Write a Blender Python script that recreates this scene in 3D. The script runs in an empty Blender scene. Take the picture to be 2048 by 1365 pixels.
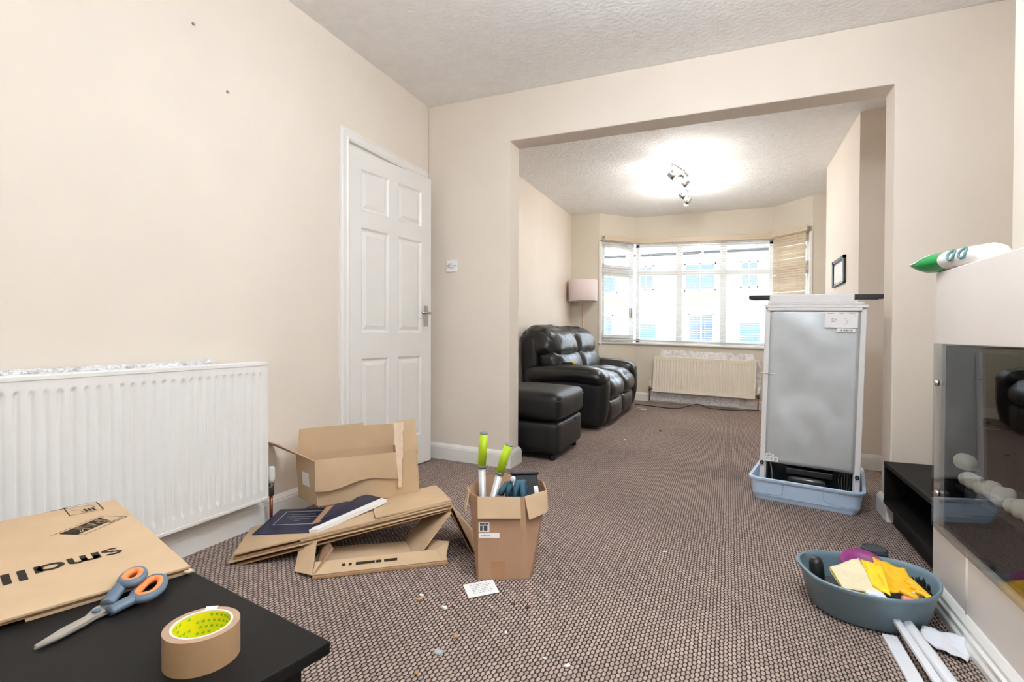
import bpy, bmesh, math, random
from mathutils import Vector, Matrix, noise
random.seed(7)
S = bpy.context.scene
COL = S.collection
PI = math.pi

# ------------------------------------------------------------------ camera
CAM_H, YAW, PITCH, ROLL, FPX = 0.896, math.radians(22.4), math.radians(-0.71), math.radians(-0.19), 1051.0
_f = Vector((-math.sin(YAW)*math.cos(PITCH), math.cos(YAW)*math.cos(PITCH), math.sin(PITCH)))
_r0 = Vector((math.cos(YAW), math.sin(YAW), 0)); _d0 = -_r0.cross(_f)
_r = math.cos(ROLL)*_r0 + math.sin(ROLL)*_d0
_d = -math.sin(ROLL)*_r0 + math.cos(ROLL)*_d0
cd = bpy.data.cameras.new('camera'); cd.sensor_width = 36.0; cd.lens = FPX/2048*36; cd.clip_start = 0.02; cd.clip_end = 200
cam = bpy.data.objects.new('camera', cd); COL.objects.link(cam)
m = Matrix.Identity(4)
for i in range(3):
    m[i][0] = _r[i]; m[i][1] = -_d[i]; m[i][2] = -_f[i]
m[2][3] = CAM_H
cam.matrix_world = m
S.camera = cam

# ------------------------------------------------------------------ world, exposure
SKY = 5.2; FILL_UPLIGHT = 30.0; SPOT = 6.5; FILL_GLOBE = 59.0
w = bpy.data.worlds.new('overcast_sky'); S.world = w; w.use_nodes = True
bg = w.node_tree.nodes['Background']; bg.inputs[0].default_value = (0.76, 0.89, 1.0, 1); bg.inputs[1].default_value = SKY
S.view_settings.view_transform = 'Standard'; S.view_settings.look = 'None'
S.view_settings.gamma = 1.0; S.view_settings.use_curve_mapping = False
S.view_settings.exposure = 0.98
S.cycles.max_bounces = 10; S.cycles.diffuse_bounces = 7; S.cycles.glossy_bounces = 4; S.cycles.transparent_max_bounces = 24
S.cycles.sample_clamp_indirect = 8.0; S.cycles.caustics_reflective = False; S.cycles.caustics_refractive = False

def portal(loc, rot, sx, sy):
    l = bpy.data.lights.new('window_portal', 'AREA'); l.shape = 'RECTANGLE'; l.size = sx; l.size_y = sy
    l.cycles.is_portal = True
    o = bpy.data.objects.new('window_portal', l); COL.objects.link(o); o.location = loc; o.rotation_euler = rot
portal((0.5, -1.83, 1.62), (PI/2, 0, 0), 0.7, 0.9)             # added window behind the camera, facing +Y
portal((-0.34, 7.56, 1.44), (-PI/2, 0, 0), 1.8, 1.5)            # bay window, facing -Y

# ------------------------------------------------------------------ helpers
def lin(c):
    c = c/255.0
    return c/12.92 if c <= 0.04045 else ((c+0.055)/1.055)**2.4
def rgb(c): return (lin(c[0]), lin(c[1]), lin(c[2]), 1.0)
M = {}
def mat(name, c, rough=0.5, metal=0.0, spec=0.5, var=0.0, vs=6.0, bump=0.0, bs=60.0, bd=0.002, coat=0.0, detail=4.0, stretch=None, sheen=0.0, sss=0.0):
    mt = bpy.data.materials.new(name); mt.use_nodes = True
    nt = mt.node_tree; n = nt.nodes; L = nt.links; p = n['Principled BSDF']
    p.inputs['Base Color'].default_value = rgb(c); p.inputs['Roughness'].default_value = rough
    p.inputs['Metallic'].default_value = metal; p.inputs['Specular IOR Level'].default_value = spec
    p.inputs['Coat Weight'].default_value = coat; p.inputs['Coat Roughness'].default_value = 0.15
    if sheen: p.inputs['Sheen Weight'].default_value = sheen
    if sss:
        p.inputs['Subsurface Weight'].default_value = sss; p.inputs['Subsurface Radius'].default_value = (0.02, 0.015, 0.01); p.inputs['Subsurface Scale'].default_value = 0.3
    tc = n.new('ShaderNodeTexCoord'); src = tc.outputs['Object']
    if stretch:
        mp = n.new('ShaderNodeMapping'); mp.inputs['Scale'].default_value = stretch; L.new(src, mp.inputs[0]); src = mp.outputs[0]
    if var:
        tx = n.new('ShaderNodeTexNoise'); tx.inputs['Scale'].default_value = vs; tx.inputs['Detail'].default_value = 5
        L.new(src, tx.inputs['Vector'])
        mr = n.new('ShaderNodeMapRange'); mr.inputs['From Min'].default_value = 0.3; mr.inputs['From Max'].default_value = 0.7
        mr.inputs['To Min'].default_value = 1-var; mr.inputs['To Max'].default_value = 1+var
        L.new(tx.outputs['Fac'], mr.inputs['Value'])
        mx = n.new('ShaderNodeVectorMath'); mx.operation = 'SCALE'; mx.inputs[0].default_value = rgb(c)[:3]
        L.new(mr.outputs[0], mx.inputs['Scale']); L.new(mx.outputs[0], p.inputs['Base Color'])
    if bump:
        tb = n.new('ShaderNodeTexNoise'); tb.inputs['Scale'].default_value = bs; tb.inputs['Detail'].default_value = detail
        L.new(src, tb.inputs['Vector'])
        b = n.new('ShaderNodeBump'); b.inputs['Strength'].default_value = bump; b.inputs['Distance'].default_value = bd
        L.new(tb.outputs['Fac'], b.inputs['Height']); L.new(b.outputs[0], p.inputs['Normal'])
    M[name] = mt
    return mt
def emis(name, c, s):
    mt = bpy.data.materials.new(name); mt.use_nodes = True
    p = mt.node_tree.nodes['Principled BSDF']; p.inputs['Base Color'].default_value = rgb(c)
    p.inputs['Emission Color'].default_value = rgb(c); p.inputs['Emission Strength'].default_value = s
    M[name] = mt; return mt
def glassmat(name, tint=(255, 255, 255), ior=1.5, rough=0.0):
    mt = bpy.data.materials.new(name); mt.use_nodes = True; nt = mt.node_tree; n = nt.nodes; L = nt.links
    n.remove(n['Principled BSDF']); out = n['Material Output']
    t = n.new('ShaderNodeBsdfTransparent'); t.inputs[0].default_value = rgb(tint)
    g = n.new('ShaderNodeBsdfGlossy'); g.inputs['Roughness'].default_value = rough
    lw_ = n.new('ShaderNodeLayerWeight'); lw_.inputs['Blend'].default_value = 0.5
    pw_ = n.new('ShaderNodeMath'); pw_.operation = 'POWER'; L.new(lw_.outputs['Facing'], pw_.inputs[0]); pw_.inputs[1].default_value = 5.0
    f = n.new('ShaderNodeMath'); f.operation = 'MULTIPLY_ADD'; L.new(pw_.outputs[0], f.inputs[0]); f.inputs[1].default_value = 0.96; f.inputs[2].default_value = 0.04
    x = n.new('ShaderNodeMixShader'); L.new(f.outputs[0], x.inputs[0]); L.new(t.outputs[0], x.inputs[1]); L.new(g.outputs[0], x.inputs[2])
    L.new(x.outputs[0], out.inputs['Surface']); M[name] = mt; return mt

class MB:
    def __init__(s): s.v = []; s.f = []
    def add(s, vs, fs, T=None):
        o = len(s.v)
        for p in vs:
            p = Vector(p)
            s.v.append(T @ p if T is not None else p)
        for f in fs: s.f.append([i+o for i in f])
        return s
    def box(s, x0, x1, y0, y1, z0, z1, T=None):
        vs = [(x, y, z) for z in (z0, z1) for y in (y0, y1) for x in (x0, x1)]
        return s.add(vs, [(0,2,3,1), (4,5,7,6), (0,1,5,4), (2,6,7,3), (0,4,6,2), (1,3,7,5)], T)
    def prism(s, poly, z0, z1, T=None):          # convex or simple polygon in xy, extruded in z
        n = len(poly)
        vs = [(p[0], p[1], z0) for p in poly] + [(p[0], p[1], z1) for p in poly]
        fs = [list(range(n))[::-1], list(range(n, 2*n))] + [(i, (i+1) % n, n+(i+1) % n, n+i) for i in range(n)]
        return s.add(vs, fs, T)
    def sheet(s, pts, th, nrm=None, T=None):     # polygon in space with a thickness
        pts = [Vector(p) for p in pts]; n = len(pts)
        if nrm is None:
            nrm = Vector((0, 0, 0))
            for i in range(n): nrm += pts[i].cross(pts[(i+1) % n])
            nrm.normalize()
        nrm = Vector(nrm).normalized()*th
        vs = pts + [p-nrm for p in pts]
        fs = [list(range(n)), list(range(n, 2*n))[::-1]] + [(i, n+i, n+(i+1) % n, (i+1) % n) for i in range(n)]
        return s.add(vs, fs, T)
    def tube(s, path, r, n=10, closed=False, T=None, sq=1.0, cap=True):
        P = [Vector(p) for p in path]; N = len(P); vs = []; fs = []
        rr = r if isinstance(r, (list, tuple)) else [r]*N
        up = None
        for i in range(N):
            if closed: t = (P[(i+1) % N]-P[i-1])
            else: t = P[min(i+1, N-1)]-P[max(i-1, 0)]
            t.normalize()
            if up is None:
                up = Vector((0, 0, 1)) if abs(t.z) < 0.9 else Vector((1, 0, 0))
            a = t.cross(up)
            if a.length < 1e-6: a = t.cross(Vector((1, 0.3, 0)))
            a.normalize(); b = a.cross(t).normalized(); up = b
            for k in range(n):
                q = 2*PI*k/n
                vs.append(P[i]+a*math.cos(q)*rr[i]+b*math.sin(q)*rr[i]*sq)
        R = N if closed else N-1
        for i in range(R):
            for k in range(n):
                j = (i+1) % N
                fs.append((i*n+k, i*n+(k+1) % n, j*n+(k+1) % n, j*n+k))
        if not closed and cap:
            fs.append(list(range(n))[::-1]); fs.append([(N-1)*n+k for k in range(n)])
        return s.add(vs, fs, T)
    def lathe(s, prof, n=24, T=None, cap=True):  # profile (r, z)
        vs = []; fs = []
        for (r, z) in prof:
            for k in range(n):
                q = 2*PI*k/n; vs.append((r*math.cos(q), r*math.sin(q), z))
        N = len(prof)
        for i in range(N-1):
            for k in range(n): fs.append((i*n+k, i*n+(k+1) % n, (i+1)*n+(k+1) % n, (i+1)*n+k))
        if cap: fs.append(list(range(n))[::-1]); fs.append([(N-1)*n+k for k in range(n)])
        return s.add(vs, fs, T)
    def cyl(s, a, b, r, n=12, r2=None): return s.tube([a, b], [r, r if r2 is None else r2], n)
    def grid(s, fn, nu, nv, T=None):             # fn(u,v) -> point, u,v in 0..1
        vs = [fn(i/nu, j/nv) for j in range(nv+1) for i in range(nu+1)]
        fs = [(j*(nu+1)+i, j*(nu+1)+i+1, (j+1)*(nu+1)+i+1, (j+1)*(nu+1)+i) for j in range(nv) for i in range(nu)]
        return s.add(vs, fs, T)
    def rbox(s, hx, hy, hz, r, c=(0, 0, 0), cuts=8, bulge=(0, 0, 0), wr=0.0, wf=9.0, ws=(1, 1, 1), T=None, seed=0.0, warp=None):
        # rounded cushion-like block: cube grid projected to a rounded box, bulged, wrinkled
        vs = []; idx = {}; fs = []
        n = cuts
        def vid(i, j, k):
            if (i, j, k) in idx: return idx[(i, j, k)]
            u = Vector((2*i/n-1, 2*j/n-1, 2*k/n-1))
            # denser towards edges
            e = Vector([math.copysign(1-(1-abs(a))**1.35, a) for a in u])
            p = Vector((e.x*hx, e.y*hy, e.z*hz))
            q = Vector((max(-hx+r, min(hx-r, p.x)), max(-hy+r, min(hy-r, p.y)), max(-hz+r, min(hz-r, p.z))))
            dvec = p-q
            if dvec.length > 1e-9: p = q+dvec.normalized()*r
            bx = bulge[0]*math.copysign(1, e.x)*(abs(e.x) > .5)*(1-e.y**2)*(1-e.z**2)
            by = bulge[1]*math.copysign(1, e.y)*(abs(e.y) > .5)*(1-e.x**2)*(1-e.z**2)
            bz = bulge[2]*math.copysign(1, e.z)*(abs(e.z) > .5)*(1-e.x**2)*(1-e.y**2)
            p = p+Vector((bx, by, bz))
            if wr:
                nn = noise.noise(Vector((p.x*wf*ws[0]+seed, p.y*wf*ws[1], p.z*wf*ws[2])))
                p += (p.normalized())*wr*nn
            if warp: p = Vector(warp(p))
            vs.append(p+Vector(c)); idx[(i, j, k)] = len(vs)-1
            return idx[(i, j, k)]
        for a in range(n):
            for b in range(n):
                fs.append((vid(a, b, 0), vid(a, b+1, 0), vid(a+1, b+1, 0), vid(a+1, b, 0)))
                fs.append((vid(a, b, n), vid(a+1, b, n), vid(a+1, b+1, n), vid(a, b+1, n)))
                fs.append((vid(a, 0, b), vid(a+1, 0, b), vid(a+1, 0, b+1), vid(a, 0, b+1)))
                fs.append((vid(a, n, b), vid(a, n, b+1), vid(a+1, n, b+1), vid(a+1, n, b)))
                fs.append((vid(0, a, b), vid(0, a, b+1), vid(0, a+1, b+1), vid(0, a+1, b)))
                fs.append((vid(n, a, b), vid(n, a+1, b), vid(n, a+1, b+1), vid(n, a, b+1)))
        return s.add(vs, fs, T)

def obj(name, mb, mt, parent=None, world=False, smooth=False, bevel=0.0, bseg=2, solid=0.0, sub=0, auto=None):
    me = bpy.data.meshes.new(name)
    off = Vector((0, 0, 0))
    if parent is not None and world:
        q = parent; 
        while q is not None: off += q.location; q = q.parent
    me.from_pydata([tuple(v-off) for v in mb.v], [], mb.f); me.update()
    bm = bmesh.new(); bm.from_mesh(me); bmesh.ops.recalc_face_normals(bm, faces=bm.faces); bm.to_mesh(me); bm.free()
    if smooth or auto:
        for p in me.polygons: p.use_smooth = True
        if auto: me.set_sharp_from_angle(angle=math.radians(auto))
    me.materials.append(M[mt] if isinstance(mt, str) else mt)
    o = bpy.data.objects.new(name, me); COL.objects.link(o)
    if parent is not None: o.parent = parent
    if solid:
        md = o.modifiers.new('thickness', 'SOLIDIFY'); md.thickness = solid; md.offset = 0
    if bevel:
        md = o.modifiers.new('bevel', 'BEVEL'); md.width = bevel; md.segments = bseg; md.limit_method = 'ANGLE'; md.angle_limit = math.radians(35)
    if sub:
        md = o.modifiers.new('subsurf', 'SUBSURF'); md.levels = sub; md.render_levels = sub
    return o
def tag(o, label=None, cat=None, group=None, kind=None):
    if label: o['label'] = label
    if cat: o['category'] = cat
    if group: o['group'] = group
    if kind: o['kind'] = kind
    return o
def thing(name, label, cat, loc=(0, 0, 0), rot=(0, 0, 0), group=None):
    o = bpy.data.objects.new(name, None); COL.objects.link(o); o.location = loc; o.rotation_euler = rot
    o.empty_display_size = 0.05
    return tag(o, label, cat, group)
def struct(name, mb, mt, label, cat, **k):
    o = obj(name, mb, mt, **k); return tag(o, label, cat, kind='structure')
def copy_tree(o, parent=None):
    c = o.copy(); COL.objects.link(c); c.parent = parent
    for ch in [x for x in bpy.data.objects if x.parent == o]: copy_tree(ch, c)
    return c
TILT = 0.03                                       # the old floor falls away towards the right
def fz(x): return -TILT*(x+1.6)
def smoothloop(pts, n=8, closed=True):            # Catmull-Rom
    P = [Vector(p) for p in pts]; N = len(P); out = []
    for i in range(N if closed else N-1):
        if closed: p0, p1, p2, p3 = P[i-1], P[i], P[(i+1) % N], P[(i+2) % N]
        else: p0, p1, p2, p3 = P[max(i-1, 0)], P[i], P[i+1], P[min(i+2, N-1)]
        for k in range(n):
            t = k/n
            out.append(0.5*((2*p1)+(p2-p0)*t+(2*p0-5*p1+4*p2-p3)*t*t+(3*p1-p0-3*p2+p3)*t**3))
    if not closed: out.append(P[-1])
    return out
def text_mb(s, size, spacing=1.0):                # flat lettering as triangles, in xy, baseline at y=0
    c = bpy.data.curves.new('lettering', 'FONT'); c.body = s; c.size = size; c.space_character = spacing; c.resolution_u = 3
    o = bpy.data.objects.new('lettering', c)
    me = o.to_mesh(); mb = MB(); mb.add([v.co.copy() for v in me.vertices], [list(p.vertices) for p in me.polygons])
    o.to_mesh_clear(); bpy.data.objects.remove(o); bpy.data.curves.remove(c)
    return mb
def ribbon(mb, path, wd, z=0.0):                  # flat stroke of width wd in the xy plane
    P = [Vector((p[0], p[1], 0)) for p in path]; n = len(P); vs = []
    for i in range(n):
        t = (P[min(i+1, n-1)]-P[max(i-1, 0)]).normalized(); nn = Vector((-t.y, t.x, 0))*wd/2
        vs += [P[i]+nn+Vector((0, 0, z)), P[i]-nn+Vector((0, 0, z))]
    mb.add(vs, [(2*i, 2*i+1, 2*i+3, 2*i+2) for i in range(n-1)])
    return mb

# ------------------------------------------------------------------ materials
mat('wall_paint', (228, 218, 206), rough=0.75, spec=0.25, var=0.025, vs=2.2, bump=0.12, bs=45, bd=0.004)
mat('bay_paint', (216, 209, 195), rough=0.75, spec=0.25, var=0.025, vs=2.2, bump=0.1, bs=45, bd=0.004)
mat('ceiling_artex', (241, 240, 239), rough=0.85, spec=0.2, var=0.03, vs=14, bump=0.55, bs=38, bd=0.012, detail=6)
mat('gloss_white', (232, 230, 226), rough=0.35, spec=0.5, var=0.015, vs=4)
mat('upvc', (238, 238, 238), rough=0.3)
mat('rad_white', (234, 233, 230), rough=0.35, var=0.01)
mat('rad_cream', (238, 231, 216), rough=0.4, var=0.02)
mat('copper', (158, 88, 58), rough=0.4, metal=0.8, var=0.2, vs=40)
mat('brass_dull', (120, 112, 96), rough=0.4, metal=0.8)
mat('chrome', (200, 200, 200), rough=0.15, metal=1.0)
mat('steel', (196, 192, 186), rough=0.28, metal=0.9, var=0.05, vs=40)
mat('foil', (244, 244, 247), rough=0.4, metal=0.2, var=0.25, vs=30, bump=0.9, bs=70, bd=0.02)
mat('card', (197, 170, 138), rough=0.8, spec=0.15, var=0.045, vs=9, bump=0.06, bs=90, bd=0.002)
mat('card_brown', (168, 133, 106), rough=0.75, spec=0.2, var=0.05, vs=9, bump=0.06, bs=90, bd=0.002)
mat('card_edge', (160, 124, 90), rough=0.9, spec=0.1, var=0.25, vs=160)
mat('card_torn', (218, 196, 172), rough=0.9, spec=0.1, var=0.08, vs=35, bump=0.5, bs=60)
mat('black_wood', (27, 25, 24), rough=0.5, spec=0.12, var=0.12, vs=60, bump=0.06, bs=200, stretch=(1, 14, 14))
mat('black_plastic', (26, 26, 28), rough=0.45)
mat('black_rubber', (20, 20, 22), rough=0.6)
mat('leather', (13, 14, 17), rough=0.33, spec=0.6, var=0.1, vs=20, bump=0.35, bs=28, bd=0.01, detail=6, coat=0.12)
mat('leather_matt', (19, 19, 20), rough=0.46, spec=0.45, var=0.1, vs=20, bump=0.15, bs=160, bd=0.003)
mat('stitch', (58, 57, 56), rough=0.7)
mat('galv', (198, 203, 206), rough=0.42, metal=0.45, var=0.06, vs=5, bump=0.1, bs=4, bd=0.03)
mat('fridge_white', (222, 220, 220), rough=0.4)
mat('fridge_dark', (18, 24, 27), rough=0.3, var=0.6, vs=25)
mat('paper', (236, 236, 236), rough=0.8, spec=0.1)
mat('ink', (52, 45, 40), rough=0.8, spec=0.1)
mat('ink_soft', (150, 152, 158), rough=0.8, spec=0.1)
mat('tub_blue', (192, 216, 242), rough=0.42, spec=0.5, sss=0.0)
mat('tub_line', (150, 174, 204), rough=0.5)
mat('tub_grey', (118, 141, 152), rough=0.38)
mat('cream_cloth', (233, 220, 184), rough=0.9, spec=0.1, var=0.05, vs=15, bump=0.3, bs=220)
mat('yellow_rubber', (247, 190, 28), rough=0.55, var=0.04)
mat('yellow_bright', (246, 214, 32), rough=0.5, var=0.05)
mat('purple', (140, 52, 118), rough=0.35)
mat('pink', (232, 152, 140), rough=0.6)
mat('white_cloth', (232, 234, 240), rough=0.85, spec=0.1, bump=0.2, bs=120)
mat('white_pvc', (232, 233, 237), rough=0.35)
mat('lime', (176, 205, 32), rough=0.55, var=0.03)
mat('grey_plastic', (112, 118, 118), rough=0.5)
mat('alu', (216, 218, 220), rough=0.3, metal=0.4)
mat('teal_glove', (46, 84, 102), rough=0.8, var=0.12, vs=30, bump=0.3, bs=150)
mat('dark_slate', (52, 58, 63), rough=0.5)
mat('navy', (27, 36, 66), rough=0.35, var=0.06)
mat('silver_ink', (190, 196, 214), rough=0.4)
mat('tape_brown', (176, 142, 106), rough=0.3, spec=0.5, var=0.03, vs=3)
mat('tape_side', (170, 140, 114), rough=0.6, var=0.05, vs=60)
mat('tape_core', (238, 230, 214), rough=0.7)
mat('tape_yellow', (232, 222, 24), rough=0.5, var=0.05, vs=30)
mat('tape_green', (120, 190, 50), rough=0.5)
mat('scissor_grey', (92, 108, 126), rough=0.45)
mat('scissor_orange', (246, 140, 78), rough=0.45)
mat('lamp_pink', (222, 209, 206), rough=0.85, spec=0.1)
mat('rose_copper', (206, 168, 142), rough=0.3, metal=0.85)
mat('blind_wood', (206, 190, 167), rough=0.5, var=0.04, vs=10, stretch=(1, 1, 12))
mat('slat_glare', (210, 206, 199), rough=0.45)  # same wood as the closed blind, backlight glare put into the colour
mat('fire_white', (228, 220, 214), rough=0.5, var=0.02, vs=3)
mat('stone_white', (236, 234, 226), rough=0.8, var=0.04, vs=20, bump=0.25, bs=30)
mat('fire_black', (12, 12, 13), rough=0.5)
mat('packet_green', (0, 150, 72), rough=0.28, spec=0.6, coat=0.3)
mat('packet_white', (238, 236, 234), rough=0.3)
mat('dark_teal', (96, 140, 140), rough=0.5)
mat('crumb_tan', (176, 140, 96), rough=0.9)
mat('crumb_white', (228, 224, 218), rough=0.9)
mat('crumb_brown', (104, 62, 46), rough=0.9)
mat('crumb_grey', (168, 172, 172), rough=0.7)
mat('house_render', (226, 222, 214), rough=0.9, var=0.03, vs=1.5)
mat('house_brick', (206, 178, 160), rough=0.9, var=0.08, vs=6)
mat('roof_tile', (176, 112, 90), rough=0.9, var=0.15, vs=8)
mat('roof_slate', (128, 130, 138), rough=0.9, var=0.1, vs=4)
mat('house_door', (70, 96, 128), rough=0.5)
mat('bounce_paving', (196, 195, 192), rough=0.95, var=0.1, vs=2)  # street colour lightened to bounce daylight up to the far ceiling
mat('house_glass', (70, 84, 100), rough=0.08, spec=0.6)
glassmat('window_glass'); glassmat('fire_glass', (236, 236, 234))
emis('bulb_glow', (255, 240, 216), 60.0)

def carpet():
    mt = bpy.data.materials.new('carpet_loop'); mt.use_nodes = True; nt = mt.node_tree; n = nt.nodes; L = nt.links
    p = n['Principled BSDF']; p.inputs['Roughness'].default_value = 0.95; p.inputs['Specular IOR Level'].default_value = 0.1
    tc = n.new('ShaderNodeTexCoord')
    wob = n.new('ShaderNodeTexNoise'); wob.inputs['Scale'].default_value = 9.0; wob.inputs['Detail'].default_value = 3; L.new(tc.outputs['Object'], wob.inputs['Vector'])
    wv = n.new('ShaderNodeVectorMath'); wv.operation = 'MULTIPLY_ADD'; L.new(wob.outputs['Color'], wv.inputs[0]); wv.inputs[1].default_value = (0.012, 0.012, 0)
    L.new(tc.outputs['Object'], wv.inputs[2])
    sp = n.new('ShaderNodeSeparateXYZ'); L.new(wv.outputs[0], sp.inputs[0])
    def mth(op, a, b=None, c=None):
        q = n.new('ShaderNodeMath'); q.operation = op
        for i, x in enumerate((a, b, c)):
            if x is None: continue
            if isinstance(x, (int, float)): q.inputs[i].default_value = x
            else: L.new(x, q.inputs[i])
        return q.outputs[0]
    W, LN = 0.0120, 0.0215
    xs = mth('DIVIDE', sp.outputs[0], W); ci = mth('FLOOR', xs); fx = mth('SUBTRACT', mth('FRACT', xs), 0.5)
    odd = mth('MULTIPLY', mth('PINGPONG', ci, 1.0), 0.5)
    ys = mth('ADD', mth('DIVIDE', sp.outputs[1], LN), odd); fy = mth('SUBTRACT', mth('FRACT', ys), 0.5)
    yi = mth('FLOOR', ys)
    r2 = mth('ADD', mth('POWER', mth('MULTIPLY', mth('ABSOLUTE', fx), 2.0), 2.0), mth('POWER', mth('MULTIPLY', mth('ABSOLUTE', fy), 2.0), 2.0))
    h = mth('SQRT', mth('MAXIMUM', mth('SUBTRACT', 1.05, r2), 0.0))
    cv = n.new('ShaderNodeCombineXYZ'); L.new(ci, cv.inputs[0]); L.new(yi, cv.inputs[1])
    wn = n.new('ShaderNodeTexWhiteNoise'); wn.noise_dimensions = '2D'; L.new(cv.outputs[0], wn.inputs['Vector'])
    big = n.new('ShaderNodeTexNoise'); big.inputs['Scale'].default_value = 1.1; big.inputs['Detail'].default_value = 5; L.new(tc.outputs['Object'], big.inputs['Vector'])
    mx = n.new('ShaderNodeMix'); mx.data_type = 'RGBA'; mx.inputs[6].default_value = rgb((64, 49, 43)); mx.inputs[7].default_value = rgb((172, 154, 145))
    ss = n.new('ShaderNodeMapRange'); ss.interpolation_type = 'SMOOTHSTEP'; ss.inputs['From Min'].default_value = 0.18; ss.inputs['From Max'].default_value = 0.8; L.new(h, ss.inputs['Value'])
    L.new(ss.outputs[0], mx.inputs[0])
    v1 = mth('MULTIPLY_ADD', wn.outputs['Value'], 0.34, 0.83)
    mr = n.new('ShaderNodeMapRange'); mr.inputs['From Min'].default_value = 0.32; mr.inputs['From Max'].default_value = 0.68; mr.inputs['To Min'].default_value = 0.86; mr.inputs['To Max'].default_value = 1.1; L.new(big.outputs['Fac'], mr.inputs['Value'])
    v2 = mth('MULTIPLY', v1, mr.outputs[0])
    sc = n.new('ShaderNodeVectorMath'); sc.operation = 'SCALE'; L.new(mx.outputs[2], sc.inputs[0]); L.new(v2, sc.inputs['Scale'])
    L.new(sc.outputs[0], p.inputs['Base Color'])
    b = n.new('ShaderNodeBump'); b.inputs['Strength'].default_value = 0.9; b.inputs['Distance'].default_value = 0.005
    L.new(h, b.inputs['Height']); L.new(b.outputs[0], p.inputs['Normal'])
    M['carpet'] = mt
carpet()

# ------------------------------------------------------------------ room shell
CEIL = 2.523
XL, XR = -2.0, 1.32
YB, YC0, YC1, YF = -1.7, 3.27, 3.44, 6.97         # back wall, cross wall front/back, far stubs
BL, BR = (-1.613, YF), (0.89, YF)                 # bay mouth
FL_, FR_ = (-1.205, 7.42), (0.525, 7.42)          # bay front corners

def floor_mb():
    mb = MB(); x0, x1 = XL-0.9, XR+0.1
    for (a, b, c, d) in ((x0, x1, YB-0.1, YF+0.1), (-1.7, 1.0, YF+0.1, 7.6)):
        vs = [(a, c, fz(a)), (b, c, fz(b)), (b, d, fz(b)), (a, d, fz(a))]
        mb.sheet(vs, 0.1, (0, 0, 1))
    return mb
struct('floor', floor_mb(), 'carpet', 'brown and beige loop pile carpet across both rooms', 'carpet')
struct('ceiling', MB().box(XL-0.9, XR+0.1, YB-0.1, 7.6, CEIL, CEIL+0.12), 'ceiling_artex', 'white textured ceiling over both rooms', 'ceiling')
DY0, DY1, DZ = 2.395, 3.175, 1.985                # doorway in the left wall
mb = MB().box(XL-0.1, XL, YB, DY0, -0.2, CEIL).box(XL-0.1, XL, DY1, YF, -0.2, CEIL).box(XL-0.1, XL, DY0, DY1, DZ, CEIL)
struct('wall_left', mb, 'wall_paint', 'long cream left wall with the door and radiator', 'wall')
struct('wall_hall', MB().box(XL-0.9, XL-0.85, 1.8, 3.8, -0.2, CEIL).box(XL-0.9, XL-0.1, 1.75, 1.8, -0.2, CEIL).box(XL-0.9, XL-0.1, 3.8, 3.85, -0.2, CEIL), 'wall_paint', 'hall wall behind the white door', 'wall')
OX0, OX1, OZ = -1.367, 0.783, 2.195               # opening in the cross wall
_o = [(XL, -0.2), (OX0, -0.2), (OX0, OZ), (OX1, OZ), (OX1, -0.2), (XR, -0.2), (XR, CEIL), (XL, CEIL)]
mb = MB().prism(_o, -YC1, -YC0, Matrix.Rotation(PI/2, 4, 'X'))
struct('wall_middle', mb, 'wall_paint', 'cream dividing wall with the wide knocked through opening', 'wall', bevel=0.006, bseg=2)
struct('wall_right', MB().box(XR, XR+0.1, YB, YF+0.1, -0.2, CEIL), 'wall_paint', 'cream right wall behind the alcoves', 'wall')
CX, CY = 0.93, 2.41
struct('wall_chimney_near', MB().box(CX, XR, 0.75, CY, -0.2, CEIL), 'wall_paint', 'cream chimney breast behind the white fire surround', 'wall')
struct('wall_chimney_far', MB().box(0.872, XR, 4.51, 5.92, -0.2, CEIL), 'wall_paint', 'cream chimney breast in the far room', 'wall')
GX0, GX1, GZ, GB = 0.2, 0.8, 2.05, 1.2          # window added behind the camera for more light
mb = MB().box(XL, GX0, YB-0.1, YB, -0.2, CEIL).box(GX1, XR, YB-0.1, YB, -0.2, CEIL).box(GX0, GX1, YB-0.1, YB, GZ, CEIL).box(GX0, GX1, YB-0.1, YB, -0.2, GB)
struct('wall_back', mb, 'wall_paint', 'cream back wall around the added window', 'wall')
SILL, HEAD = 0.745, 2.135
def wallseg(a, b, z0a, z0b, z1, th=0.12):          # upright wall strip between plan points, thickened outwards (left of a->b)
    a = Vector((a[0], a[1], 0)); b = Vector((b[0], b[1], 0)); t = (b-a).normalized(); nn = Vector((-t.y, t.x, 0))*th
    z1a, z1b = (z1 if isinstance(z1, tuple) else (z1, z1))
    vs = [a+Vector((0, 0, z0a)), b+Vector((0, 0, z0b)), b+nn+Vector((0, 0, z0b)), a+nn+Vector((0, 0, z0a)),
          a+Vector((0, 0, z1a)), b+Vector((0, 0, z1b)), b+nn+Vector((0, 0, z1b)), a+nn+Vector((0, 0, z1a))]
    return vs, [(0, 3, 2, 1), (4, 5, 6, 7), (0, 1, 5, 4), (1, 2, 6, 5), (2, 3, 7, 6), (3, 0, 4, 7)]
def bz(x): return -0.028*(x+0.34)                 # the bay joinery has sagged with the floor
mb = MB().box(XL, BL[0], YF, YF+0.12, -0.2, CEIL).box(BR[0], XR, YF, YF+0.12, -0.2, CEIL)
struct('wall_far', mb, 'bay_paint', 'cream wall piers either side of the bay window', 'wall')
mb = MB()
for a, b in ((BL, FL_), (FL_, FR_), (FR_, BR)):
    mb.add(*wallseg(a, b, -0.2, -0.2, (SILL+bz(a[0]), SILL+bz(b[0]))))
    mb.add(*wallseg(a, b, HEAD+bz(a[0]), HEAD+bz(b[0]), CEIL))
struct('wall_bay', mb, 'bay_paint', 'cream walls below and above the bay window', 'wall')

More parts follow.
